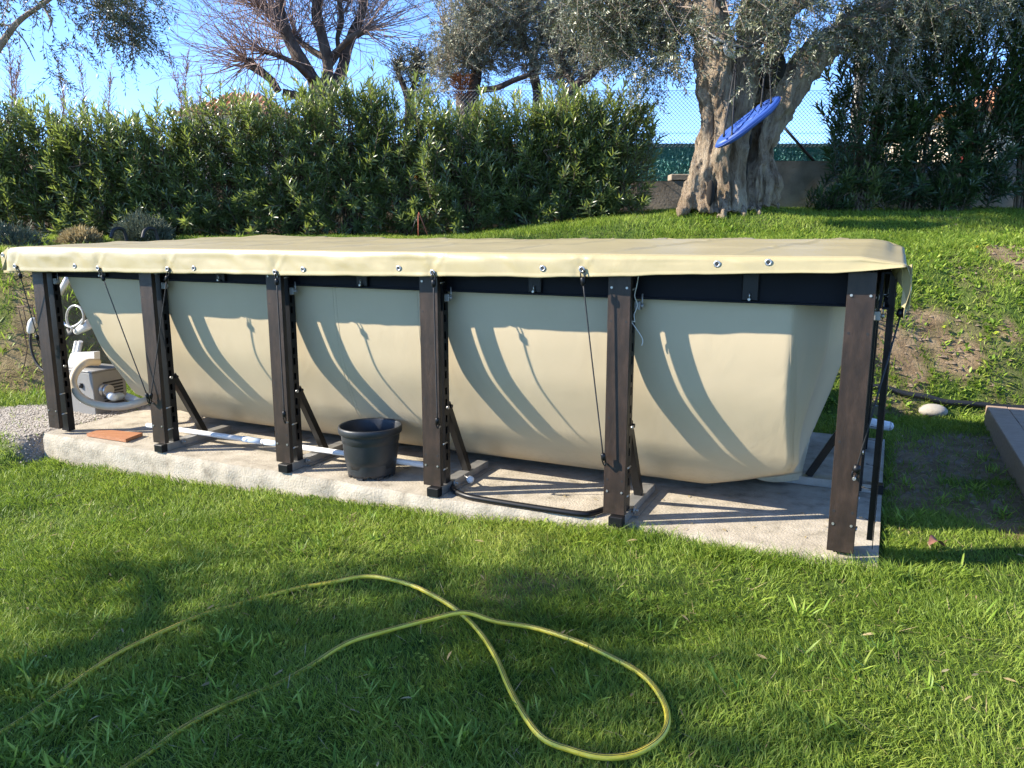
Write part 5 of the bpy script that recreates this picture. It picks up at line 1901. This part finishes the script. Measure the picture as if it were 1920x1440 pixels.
def left_olive():
    # stands left of the picture; one bough reaches in at the upper left
    Y = 9.2
    base = np.array([-8.6, 9.4, float(ground_z(-8.6, 9.4))])
    e = empty('olive_tree', base, 0, 'olive tree whose leafy bough reaches in at the upper left', 'tree')
    mb = MB()
    s = Y / FPX * .62
    for pts in ([(-60, 120, 14, 0), (-20, 110, 12, 0), (5, 78, 10, 0), (35, 40, 8, 0), (80, 8, 6, 0), (130, -25, 5, 0), (200, -50, 4, 0)],
                [(-10, 45, 4, 0), (20, 50, 2.5, 0), (45, 75, 2, 0), (66, 115, 1.2, 0)], [(80, 8, 4, 0), (95, 40, 2.5, -.1), (90, 60, 1.5, -.1)], [(130, -25, 4, 0), (200, 0, 3, .1), (250, 40, 2, .1)]):
        P = [at_y(x, y, Y + dy) - base for x, y, r, dy in pts]
        C = crom(P, 6); r = [q[2] * s for q in pts]
        mb.tube(C, np.interp(np.linspace(0, len(r) - 1, len(C)), np.arange(len(r)), r), 10)
    q = at_y(-60, 120, Y) - base
    mb.tube(crom([(0, 0, -.2), (.05, 0, .6), (.15, -.05, 1.2), (q[0] * .5, q[1] * .5, 1.7), q], 6), np.linspace(.26, .09, 25), 14)
    mb.build('trunk', M['palebark'], e)
    rs = np.random.RandomState(17)
    items = [(205, 12, 58, 32, 0, .4, 84), (240, 50, 28, 24, 0, .3, 54), (150, 40, 34, 28, .1, .3, 12), (90, 12, 40, 16, -.1, .3, 10), (30, 2, 40, 10, 0, .3, 9), (130, 70, 28, 16, 0, .3, 6),
             (225, 84, 20, 8, 0, .2, 6), (100, 85, 16, 14, 0, .2, 4), (100, 135, 14, 20, .1, .2, 6), (-70, 20, 80, 50, 0, .8, 60), (60, -60, 160, 40, 0, .6, 110), (250, -30, 60, 24, 0, .5, 40)]
    C = ellipse_sprays(rs, items, Y)
    d = rs.normal(size=(len(C), 3)) * .6 + np.array([.35, -.1, -.35])
    nm = NM()
    A, B = olive_sprays(nm, C - base, d, rs, L=(.2, .42), leaves=22, leafL=(.045, .075), tint=.22, sag=.45)
    tag(nm.build('crown', M['olive'], e), kind='stuff')
    tw = NM(); tw.twigs(A, B, .004, .002)
    tag(tw.build('twigs', M['palebark'], e), kind='stuff')
left_olive()

def saplings():
    rs = np.random.RandomState(41)
    specs = [((14, 215), 60, 13.5, 'thin bare sapling at the far left edge behind the hedge'), ((45, 215), 105, 13.8, 'thin bare sapling standing second from the left edge'),
             ((95, 215), 115, 14.2, 'twiggy pinkish sapling behind the hedge below the olive bough'), ((150, 215), 110, 14.5, 'twiggy sapling leaning left of the clear sky gap'),
             ((190, 215), 130, 14.5, 'low bare sapling with a branch bending right'), ((305, 230), 105, 14, 'slender bare sapling left of the pollarded tree'),
             ((345, 230), 95, 14.4, 'slender bare sapling nearest the pollarded tree'), ((375, 230), 130, 14.6, 'small bare sapling under the twigs of the pollarded tree')]
    for (x, y), yt, Y, lab in specs:
        b = at_y(x, 420, Y); t = at_y(x + rs.uniform(-10, 25), yt, Y)
        base = np.array([b[0], Y, float(ground_z(b[0], Y))])
        e = empty('bare_sapling', base, 0, lab, 'tree', 'bare saplings beyond the hedge')
        top = t - base
        pts = crom([np.zeros(3), top * .35 + rs.normal(size=3) * .12, top * .7 + rs.normal(size=3) * .10, top], 14)
        MB().tube(pts, np.linspace(.022, .004, len(pts)), 6).build('trunk', M['palebark'], e)
        tw = NM(); A, B, ra = [], [], []
        for q in range(120):
            i = rs.randint(int(len(pts) * .35), len(pts))
            p = pts[i]
            d = norm(np.array([rs.normal() * .42, rs.normal() * .4, rs.uniform(.5, 1.1)]))
            L = rs.uniform(.2, .75) * (1.15 - i / len(pts))
            r = .006
            for k in range(4):
                pn = p + d * L / 4
                A.append(p); B.append(pn); ra.append(r)
                if k and rs.uniform() < .6:
                    A.append(pn); B.append(pn + norm(d + rs.normal(size=3) * .5) * L * .3); ra.append(.004)
                p = pn; d = norm(d + rs.normal(size=3) * .12 + np.array([0, 0, .06])); r *= .85
        ra = np.array(ra)
        tw.twigs(np.array(A), np.array(B), ra, ra * .7)
        tag(tw.build('twigs', M['twig'], e), kind='stuff')
saplings()
def dead_palm():
    p = at_y(866, 176, 13.6)
    base = np.array([p[0], 13.6, float(ground_z(p[0], 13.6))])
    h = p[2] - base[2]
    e = empty('dead_palm', base, 0, 'rusty brown dead palm stump beside the olive stem behind the hedge', 'tree')
    MB().tube([(0, 0, 0), (.02, 0, h * .6), (.0, 0, h)], [.16, .13, .10], 12).build('trunk', M['darkbark'], e)
    rs = np.random.RandomState(3)
    n = 420
    th = rs.uniform(0, 6.28, n); z = rs.uniform(-.10, .26, n)
    d = norm(np.stack([np.cos(th), np.sin(th), rs.uniform(.1, 1.3, n)], 1))
    nm = NM()
    pos = np.stack([np.cos(th) * .08, np.sin(th) * .08, h + z], 1)
    nm.lance(pos, d, rs.uniform(.08, .18, n), rs.uniform(.012, .022, n), np.tile([0, 0, 1.0], (n, 1)) + rs.normal(size=(n, 3)) * .2, rs.uniform(0, .3, n), rs.uniform(0, 1, n))
    tag(nm.build('dead_fronds', M['deadpalm'], e), kind='stuff')
dead_palm()

# olive trees beyond the left side of the picture; their crowns shade the lawn in front
def shade_tree(x, y, items, label, seed):
    base = np.array([x, y, float(ground_z(x, y))])
    e = empty('olive_tree', base, 0, label, 'tree')
    rs = np.random.RandomState(seed)
    C = []
    for cx, cy, cz, r, rz, cnt in items:
        v = norm(rs.normal(size=(cnt, 3))) * (rs.uniform(.05, 1, cnt) ** .4)[:, None]
        C.append(np.array([cx, cy, cz]) + v * np.array([r, r, rz]))
    C = np.concatenate(C)
    d = rs.normal(size=(len(C), 3)) * .7 + np.array([0, 0, .1])
    nm = NM()
    A, B = olive_sprays(nm, C - base, d, rs, L=(.3, .6), leaves=22, leafL=(.07, .11), tint=.4, sag=.3)
    tag(nm.build('crown', M['olive'], e), kind='stuff')
    mb = MB()
    top = C.mean(0) - base
    mb.tube(crom([(0, 0, -.2), (.05, .03, top[2] * .4), top * .75], 6), np.linspace(.22, .12, 13), 12)
    for cx, cy, cz, r, rz, cnt in items:
        q = np.array([cx, cy, cz]) - base
        mb.tube(crom([top * .72, top * .4 + q * .55, q], 5), np.linspace(.10, .03, 11), 8)
    mb.build('trunk', M['bark_olive'], e)
SHADE = [(-7.4, 3.2, [(-7.2, 2.45, 4.1, .8, .7, 260), (-7.0, 1.6, 4.2, .9, .75, 300), (-6.9, .7, 3.8, .9, 1.0, 260), (-6.6, 2.3, 3.2, .6, .5, 90), (-6.6, 1.5, 3.2, .7, .6, 140), (-7.4, 3.3, 3.4, .3, .3, 34)], 'broad olive tree out of sight to the left, shading the lawn', 77)]
for a_ in SHADE:
    shade_tree(*a_)

# ------------------------------------------------------------------ grass
def in_view(x, y, z, mx=1.75, my=1.15):
    yc = y * _c - (z - CAMH) * _s
    u = x / np.maximum(yc, .05) / (960 / FPX)
    v = -(y * _s + (z - CAMH) * _c) / np.maximum(yc, .05) / (720 / FPX)
    return (yc > .2) & (np.abs(u) < mx) & (v < my + .1) & (v > -1.3)
def keep_off(x, y):
    a, b = uv(np.stack([x, y], -1))
    ragged = .05 * (vnoise(a * 6, 0, 0, 77) - .5)
    on_slab = (a > SLAB[0] + .0) & (a < SLAB[1] + .01) & (b > SLAB[2] + ragged + .0) & (b < SLAB[3])
    e = sstep(a, 3.0, 5.6) * .16
    front = (b > SLAB[2] - .005 + .075 * sstep(a, 3.6, 4.8) + e * (vnoise(a * 9, 3, 0, 78) * .9) - .0)
    on_slab = on_slab & front
    deck = np.zeros_like(on_slab)
    A, B = at_z(1855, 761, .13), at_z(1925, 872, .13)
    e0 = norm((B - A)[:2]); e1 = np.array([-e0[1], e0[0]])
    if e1[0] < 0: e1 = -e1
    q = np.stack([x - A[0], y - A[1]], -1)
    deck = ((q @ e1) > -.02) & ((q @ e0) > -.02)
    wall = (y > WY - .03)
    return on_slab | deck | wall
def _grass():
    rs = np.random.RandomState(2)
    nm = NM()
    zones = [  # x0,x1,y0,y1, blades per m2, length, width
        (-3.6, 3.6, 1.7, 3.4, 15000, (.028, .062), (.0026, .0046)),
        (-4.6, 4.6, 3.4, 4.8, 10500, (.030, .066), (.0030, .0052)),
        (-5.6, 5.2, 4.8, 6.8, 5200, (.032, .072), (.0040, .0066)),
        (-7.0, 7.0, 6.8, 8.6, 2600, (.035, .085), (.005, .008)),
        (-8.0, 8.5, 8.6, 9.6, 2600, (.04, .12), (.005, .009)),
        (-8.5, 9.0, 9.6, 11.4, 3000, (.035, .085), (.005, .009))]
    for x0, x1, y0, y1, dens, LL, WW in zones:
        n = int((x1 - x0) * (y1 - y0) * dens)
        x = rs.uniform(x0, x1, n); y = rs.uniform(y0, y1, n)
        z0 = ground_z(x, y, False)
        ok = in_view(x, y, z0) & ~keep_off(x, y)
        x, y = x[ok], y[ok]
        a, b = uv(np.stack([x, y], -1))
        # hidden behind the pool and its cover: nothing to see there
        hid = (a > .25) & (a < 5.75) & (b > 2.7) & (y < 9.45) & (x < 2.4) & (x > -3.6)
        dm = dirt_mask(x, y); gm = gravel_mask(x, y)
        pr = (1 - .93 * dm) * (1 - .985 * gm)
        patch = fbm(x * 1.7, y * 1.7, 5, 3, 91)
        pr = pr * (.55 + .75 * sstep(patch, .3, .6))
        ok = (rs.uniform(size=len(x)) < pr) & ~hid
        x, y, dm = x[ok], y[ok], dm[ok]
        z = ground_z(x, y)
        n = len(x)
        clump = fbm(x * 3.3, y * 3.3, 2, 3, 93)
        tall = fbm(x * .9, y * .9, 8, 2, 95)
        a, b = uv(np.stack([x, y], -1))
        edge = np.exp(-((b + .05) / .10) ** 2) * (a > 0) * (a < 6.1) * (.55 + 1.9 * sstep(a, 3.8, 5.0))
        bank = sstep(y, foot_line(x) - .2, foot_line(x) + .5) * sstep(y, foot_line(x) + 1.8, foot_line(x) + 1.2)
        L = rs.uniform(*LL, n) * (.60 + .85 * clump) * (1 + .55 * edge + .9 * bank * sstep(tall, .4, .6))
        W_ = rs.uniform(*WW, n)
        az = rs.uniform(0, 2 * math.pi, n)
        lean = rs.uniform(.05, .75, n) ** 1.0
        ori = vnoise(x * 2.5, y * 2.5, 3, 97) * 6.28
        ax, ay = np.cos(az) * .7 + np.cos(ori) * .5, np.sin(az) * .7 + np.sin(ori) * .5
        hv = norm(np.stack([ax, ay, np.zeros(n)], 1))
        d = norm(np.stack([hv[:, 0] * lean, hv[:, 1] * lean, np.ones(n)], 1))
        yaw = rs.uniform(0, 2 * math.pi, n)
        side = np.stack([np.cos(yaw), np.sin(yaw), np.zeros(n)], 1)
        bend = hv * rs.uniform(.05, .8, n)[:, None] + np.array([0, 0, -.15])
        hue = fbm(x * 1.2, y * 1.2, 12, 3, 99)
        tint = np.clip(.44 + .8 * (hue - .5) + rs.normal(size=n) * .16 + .12 * (1 - dm) * bank, 0, 1)
        nm.blade(np.stack([x, y, z - .004], 1), d, L, W_, side, bend, tint)
    o = nm.build('grass', M['grass'])
    tag(o, 'mown green lawn grass of mixed fine blades', kind='stuff')
    # dry straw blades lying flat
    nm = NM()
    n = 24000
    x = rs.uniform(-3.5, 7.0, n); y = rs.uniform(1.8, 10.6, n)
    keep = (rs.uniform(size=n) < (.34 + .6 * dirt_mask(x, y))) & ~keep_off(x, y) & in_view(x, y, ground_z(x, y, False))
    x, y = x[keep], y[keep]; n = len(x)
    yaw = rs.uniform(0, 6.28, n)
    d = norm(np.stack([np.cos(yaw), np.sin(yaw), rs.uniform(.0, .5, n)], 1))
    nm.blade(np.stack([x, y, ground_z(x, y) + .006], 1), d, rs.uniform(.03, .10, n), rs.uniform(.0022, .0045, n), np.stack([-np.sin(yaw), np.cos(yaw), np.zeros(n)], 1), d * .1, rs.uniform(0, 1, n))
    tag(nm.build('straw', M['dry']), 'dry straw blades lying in the grass and on bare soil', kind='stuff')
_grass()

def _weeds():
    # broad light green tufts in the lawn
    rs = np.random.RandomState(19)
    nm = NM()
    pxs = [(30, 1400, 60), (90, 1340, 60), (160, 1300, 60), (230, 1290, 70), (270, 1330, 60), (200, 1370, 70), (110, 1420, 70), (60, 1270, 40), (300, 1300, 40), (420, 1200, 50), (470, 1210, 40), (390, 1240, 30),
           (40, 1240, 36), (190, 1150, 40), (120, 1130, 24), (340, 1060, 34), (560, 1030, 34), (600, 1020, 30), (870, 1400, 44), (830, 1380, 24), (1190, 1150, 36), (1210, 1200, 36), (1150, 1130, 24), (1180, 1040, 24), (1020, 1000, 24), (1080, 1030, 22), (1400, 1020, 30), (1470, 1035, 30), (1510, 1010, 20), (1610, 1040, 24), (1660, 1035, 20),
           (1600, 1290, 34), (1640, 1250, 26), (1500, 1180, 26), (1420, 1160, 20), (1560, 1400, 24), (1800, 1100, 26), (1850, 1200, 22), (1700, 1110, 22), (1500, 1280, 24), (1740, 1320, 22), (640, 990, 24), (700, 1010, 20), (930, 980, 24), (960, 1350, 22), (520, 1340, 20), (700, 1300, 18), (1350, 1310, 18), (1100, 1330, 18), (1860, 900, 40), (1830, 940, 30), (1880, 990, 40), (1700, 930, 26), (1690, 1000, 40), (1720, 990, 40), (1760, 960, 26)]
    P, D, L, Wd, U, T, Dr = [], [], [], [], [], [], []
    def tuft(x, y, spread, cnt, LL, WW, tb):
        for _ in range(cnt):
            a = rs.uniform(0, 6.28); r = abs(rs.normal()) * spread
            px_, py_ = x + r * math.cos(a), y + r * math.sin(a)
            P.append((px_, py_, 0)); aa = rs.uniform(0, 6.28)
            el = rs.uniform(.25, 1.3)
            D.append((math.cos(aa) * math.cos(el), math.sin(aa) * math.cos(el), math.sin(el)))
            L.append(rs.uniform(*LL)); Wd.append(rs.uniform(*WW)); U.append((rs.normal() * .2, rs.normal() * .2, 1)); T.append(np.clip(tb + rs.normal() * .2, 0, 1)); Dr.append(rs.uniform(.05, .5))
    for x, y, c in pxs:
        q = at_z(x, y, -.10)
        tuft(q[0], q[1], .05, int(c * .8), (.05, .11), (.006, .012), .55)
    for k in range(620):
        x = rs.uniform(-3.6, 4.2); y = rs.uniform(1.8, 5.6)
        if float(fbm(x * .9, y * .9, 6, 3, 65)) < .46: continue
        tuft(x, y, rs.uniform(.02, .06), rs.randint(6, 26), (.03, .085), (.004, .010), .42 + .2 * rs.normal())
    # clover and bank weeds: short round leaves
    for k in range(1900):
        x = rs.uniform(2.3, 8.5); yy = float(foot_line(x)) + rs.uniform(-.1, 2.9)
        if rs.uniform() > (1 - .75 * float(dirt_mask(x, yy))): continue
        tuft(x, yy, .06, rs.randint(8, 22), (.025, .07), (.014, .032), .5 + .2 * rs.normal())
    for k in range(260):
        x = rs.uniform(-6.5, -3.3); yy = float(foot_line(x)) + rs.uniform(-.2, 1.6)
        tuft(x, yy, .08, rs.randint(8, 20), (.05, .16), (.006, .016), .45 + .2 * rs.normal())
    # long grass round the olive base
    for x, y, c in ((1262, 392, 60), (1300, 398, 60), (1470, 392, 60), (1492, 392, 70), (1410, 398, 30), (1350, 404, 30), (1240, 396, 40), (1220, 410, 30)):
        q = at_y(x, y, 9.72)
        tuft(q[0], q[1], .12, c, (.08, .22), (.004, .008), .65)
    P = np.array(P); 
    x, y = P[:, 0], P[:, 1]
    P[:, 2] = ground_z(x, y) - .003
    ok = ~keep_off(x, y)
    ar = lambda q: np.array(q)[ok]
    nm.lance(P[ok], ar(D), ar(L), ar(Wd), ar(U), ar(Dr), ar(T))
    # clover in the lawn
    n = 2600
    x = rs.uniform(-3, 3.4, n); y = rs.uniform(1.9, 5.0, n)
    m = (fbm(x * 1.3, y * 1.3, 3, 3, 63) > .52) & ~keep_off(x, y)
    x, y = x[m], y[m]; n = len(x)
    z = ground_z(x, y) + rs.uniform(.012, .04, n)
    for k in range(3):
        a = rs.uniform(0, 6.28, n) * 0 + k * 2.094 + rs.uniform(0, 2, n)
        d = np.stack([np.cos(a), np.sin(a), rs.uniform(.0, .35, n)], 1)
        nm.lance(np.stack([x, y, z], 1), d, rs.uniform(.007, .016, n), rs.uniform(.008, .015, n), np.tile([0, 0, 1.0], (n, 1)), np.full(n, .1), rs.uniform(.2, .75, n))
    tag(nm.build('weeds', M['weed']), 'broad leaved weeds, clover and tufts in the lawn and on the bank', kind='stuff')
_weeds()

def _gravel():
    rs = np.random.RandomState(23)
    nm = NM()
    n = 16000
    a = rs.uniform(-2.6, .02, n); b = rs.uniform(-.5, 1.3, n)
    q = P1 + a[:, None] * FD + b[:, None] * FN
    g = gravel_mask(q[:, 0], q[:, 1])
    m = rs.uniform(size=n) < g * .9
    q = q[m]; n = len(q)
    z = ground_z(q[:, 0], q[:, 1])
    c = np.stack([q[:, 0], q[:, 1], z + .002], 1)
    r = rs.uniform(.004, .013, n)[:, None]
    f = lambda *v: c + np.array(v) * r * (1 + rs.normal(size=(n, 3)) * .22)
    v = np.stack([f(1, 0, 0), f(0, 1, 0), f(-1, 0, 0), f(0, -1, 0), f(0, 0, .7), f(0, 0, -.5)], 1)
    nm.add(v, [(0, 1, 4), (1, 2, 4), (2, 3, 4), (3, 0, 4)], rs.uniform(0, 1, n))
    # crumbs on the slab itself at the left end
    tag(nm.build('gravel', M['gravelstone']), 'loose pale gravel at the left end of the slab', kind='stuff')
    # dirt clods on the bank and the bare path
    nm = NM()
    n = 11000
    x = rs.uniform(2.2, 8.5, n); y = rs.uniform(4.6, 10.6, n)
    m = (rs.uniform(size=n) < dirt_mask(x, y)) & ~keep_off(x, y)
    x, y = x[m], y[m]; n = len(x)
    c = np.stack([x, y, ground_z(x, y)], 1)
    r = (rs.uniform(.2, 1, n) ** 3 * .028 + .004)[:, None]
    v = np.stack([f(1, 0, 0), f(0, 1, 0), f(-1, 0, 0), f(0, -1, 0), f(0, 0, .7), f(0, 0, -.5)], 1)
    nm.add(v, [(0, 1, 4), (1, 2, 4), (2, 3, 4), (3, 0, 4)], rs.uniform(0, 1, n))
    tag(nm.build('soil_clods', M['clod']), 'small clods and stones on the bare soil', kind='stuff')
_gravel()
def _fallen():
    rs = np.random.RandomState(29)
    n = 240
    x = rs.uniform(-3.4, 4.2, n); y = rs.uniform(1.9, 6.6, n)
    m = ~keep_off(x, y)
    x, y = x[m], y[m]; n = len(x)
    a = rs.uniform(0, 6.28, n)
    nm = NM()
    d = np.stack([np.cos(a), np.sin(a), rs.uniform(-.15, .25, n)], 1)
    big = (rs.uniform(size=n) < .0)
    L = rs.uniform(.035, .06, n) * (1 + .5 * big)
    nm.lance(np.stack([x, y, ground_z(x, y) + rs.uniform(.018, .04, n)], 1), d, L, L * np.where(big, .5, .22), np.tile([0, 0, 1.0], (n, 1)) + rs.normal(size=(n, 3)) * .35, rs.uniform(0, .5, n), rs.uniform(0, 1, n))
    tag(nm.build('fallen_leaves', M['dry']), 'small dry fallen leaves scattered in the lawn', kind='stuff')
    # a few on the slab and on the cover
    nm = NM()
    n = 46
    aa = rs.uniform(.2, 5.8, n); bb = rs.uniform(.05, 1.0, n)
    P = np.array([face(q, w, .006) for q, w in zip(aa, bb)])
    a = rs.uniform(0, 6.28, n)
    d = np.stack([np.cos(a), np.sin(a), rs.uniform(0, .1, n)], 1)
    nm.lance(P, d, rs.uniform(.02, .045, n), rs.uniform(.006, .012, n), np.tile([0, 0, 1.0], (n, 1)), np.full(n, .1), rs.uniform(0, 1, n))
    tag(nm.build('litter', M['dry']), 'tiny dry leaf scraps on the concrete slab', kind='stuff')
_fallen()

# ------------------------------------------------------------------ flowers on the bank
def flower(px, Y, mat, r, label, grp, stem=.16):
    p = at_y(*px, Y)
    # find where the line of sight meets the bank
    for Yk in np.arange(6.5, 11.5, .04):
        q = at_y(*px, Yk)
        if q[2] - stem <= gz(q[0], Yk):
            p = q
            break
    g = gz(p[0], p[1])
    e = empty('flower', (p[0], p[1], g), 0, label, 'flower', grp)
    h = max(.06, p[2] - g)
    MB().tube([(0, 0, 0), (.01, 0, h * .5), (0, 0, h)], .003, 5).build('stem', M['weed'], e)
    mb = MB()
    n = 12
    for ring, (rr, hz) in enumerate(((r, .0), (r * .6, .012))):
        for k in range(n):
            a = 2 * math.pi * (k + .5 * ring) / n
            d = np.array([math.cos(a), math.sin(a), .35 + .3 * ring]); s = np.array([-math.sin(a), math.cos(a), 0])
            c = np.array([0, 0, h + hz])
            mb.add([c, c + d * rr * .6 - s * rr * .22, c + d * rr, c + d * rr * .6 + s * rr * .22], [(0, 1, 2, 3)])
    mb.build('flower_head', M[mat], e)
flower((1832, 465), 9.4, 'yellow', .030, 'bright yellow flower high on the bank at the right', 'yellow flowers on the bank')
flower((1740, 492), 9.3, 'limeflower', .030, 'lime yellow spurge head just right of the cover corner, lower one', 'lime spurge heads on the bank', .12)
flower((1742, 473), 9.3, 'limeflower', .028, 'lime yellow spurge head right of the cover corner, upper one', 'lime spurge heads on the bank', .12)
flower((1770, 615), 9.0, 'limeflower', .030, 'lime yellow spurge head low on the bank above the stone', 'lime spurge heads on the bank', .10)
flower((1868, 627), 9.0, 'limeflower', .040, 'lime yellow spurge head at the right of the bank, broader one', 'lime spurge heads on the bank', .10)
flower((1838, 640), 9.0, 'limeflower', .026, 'lime yellow spurge head left of the broader spurge', 'lime spurge heads on the bank', .10)
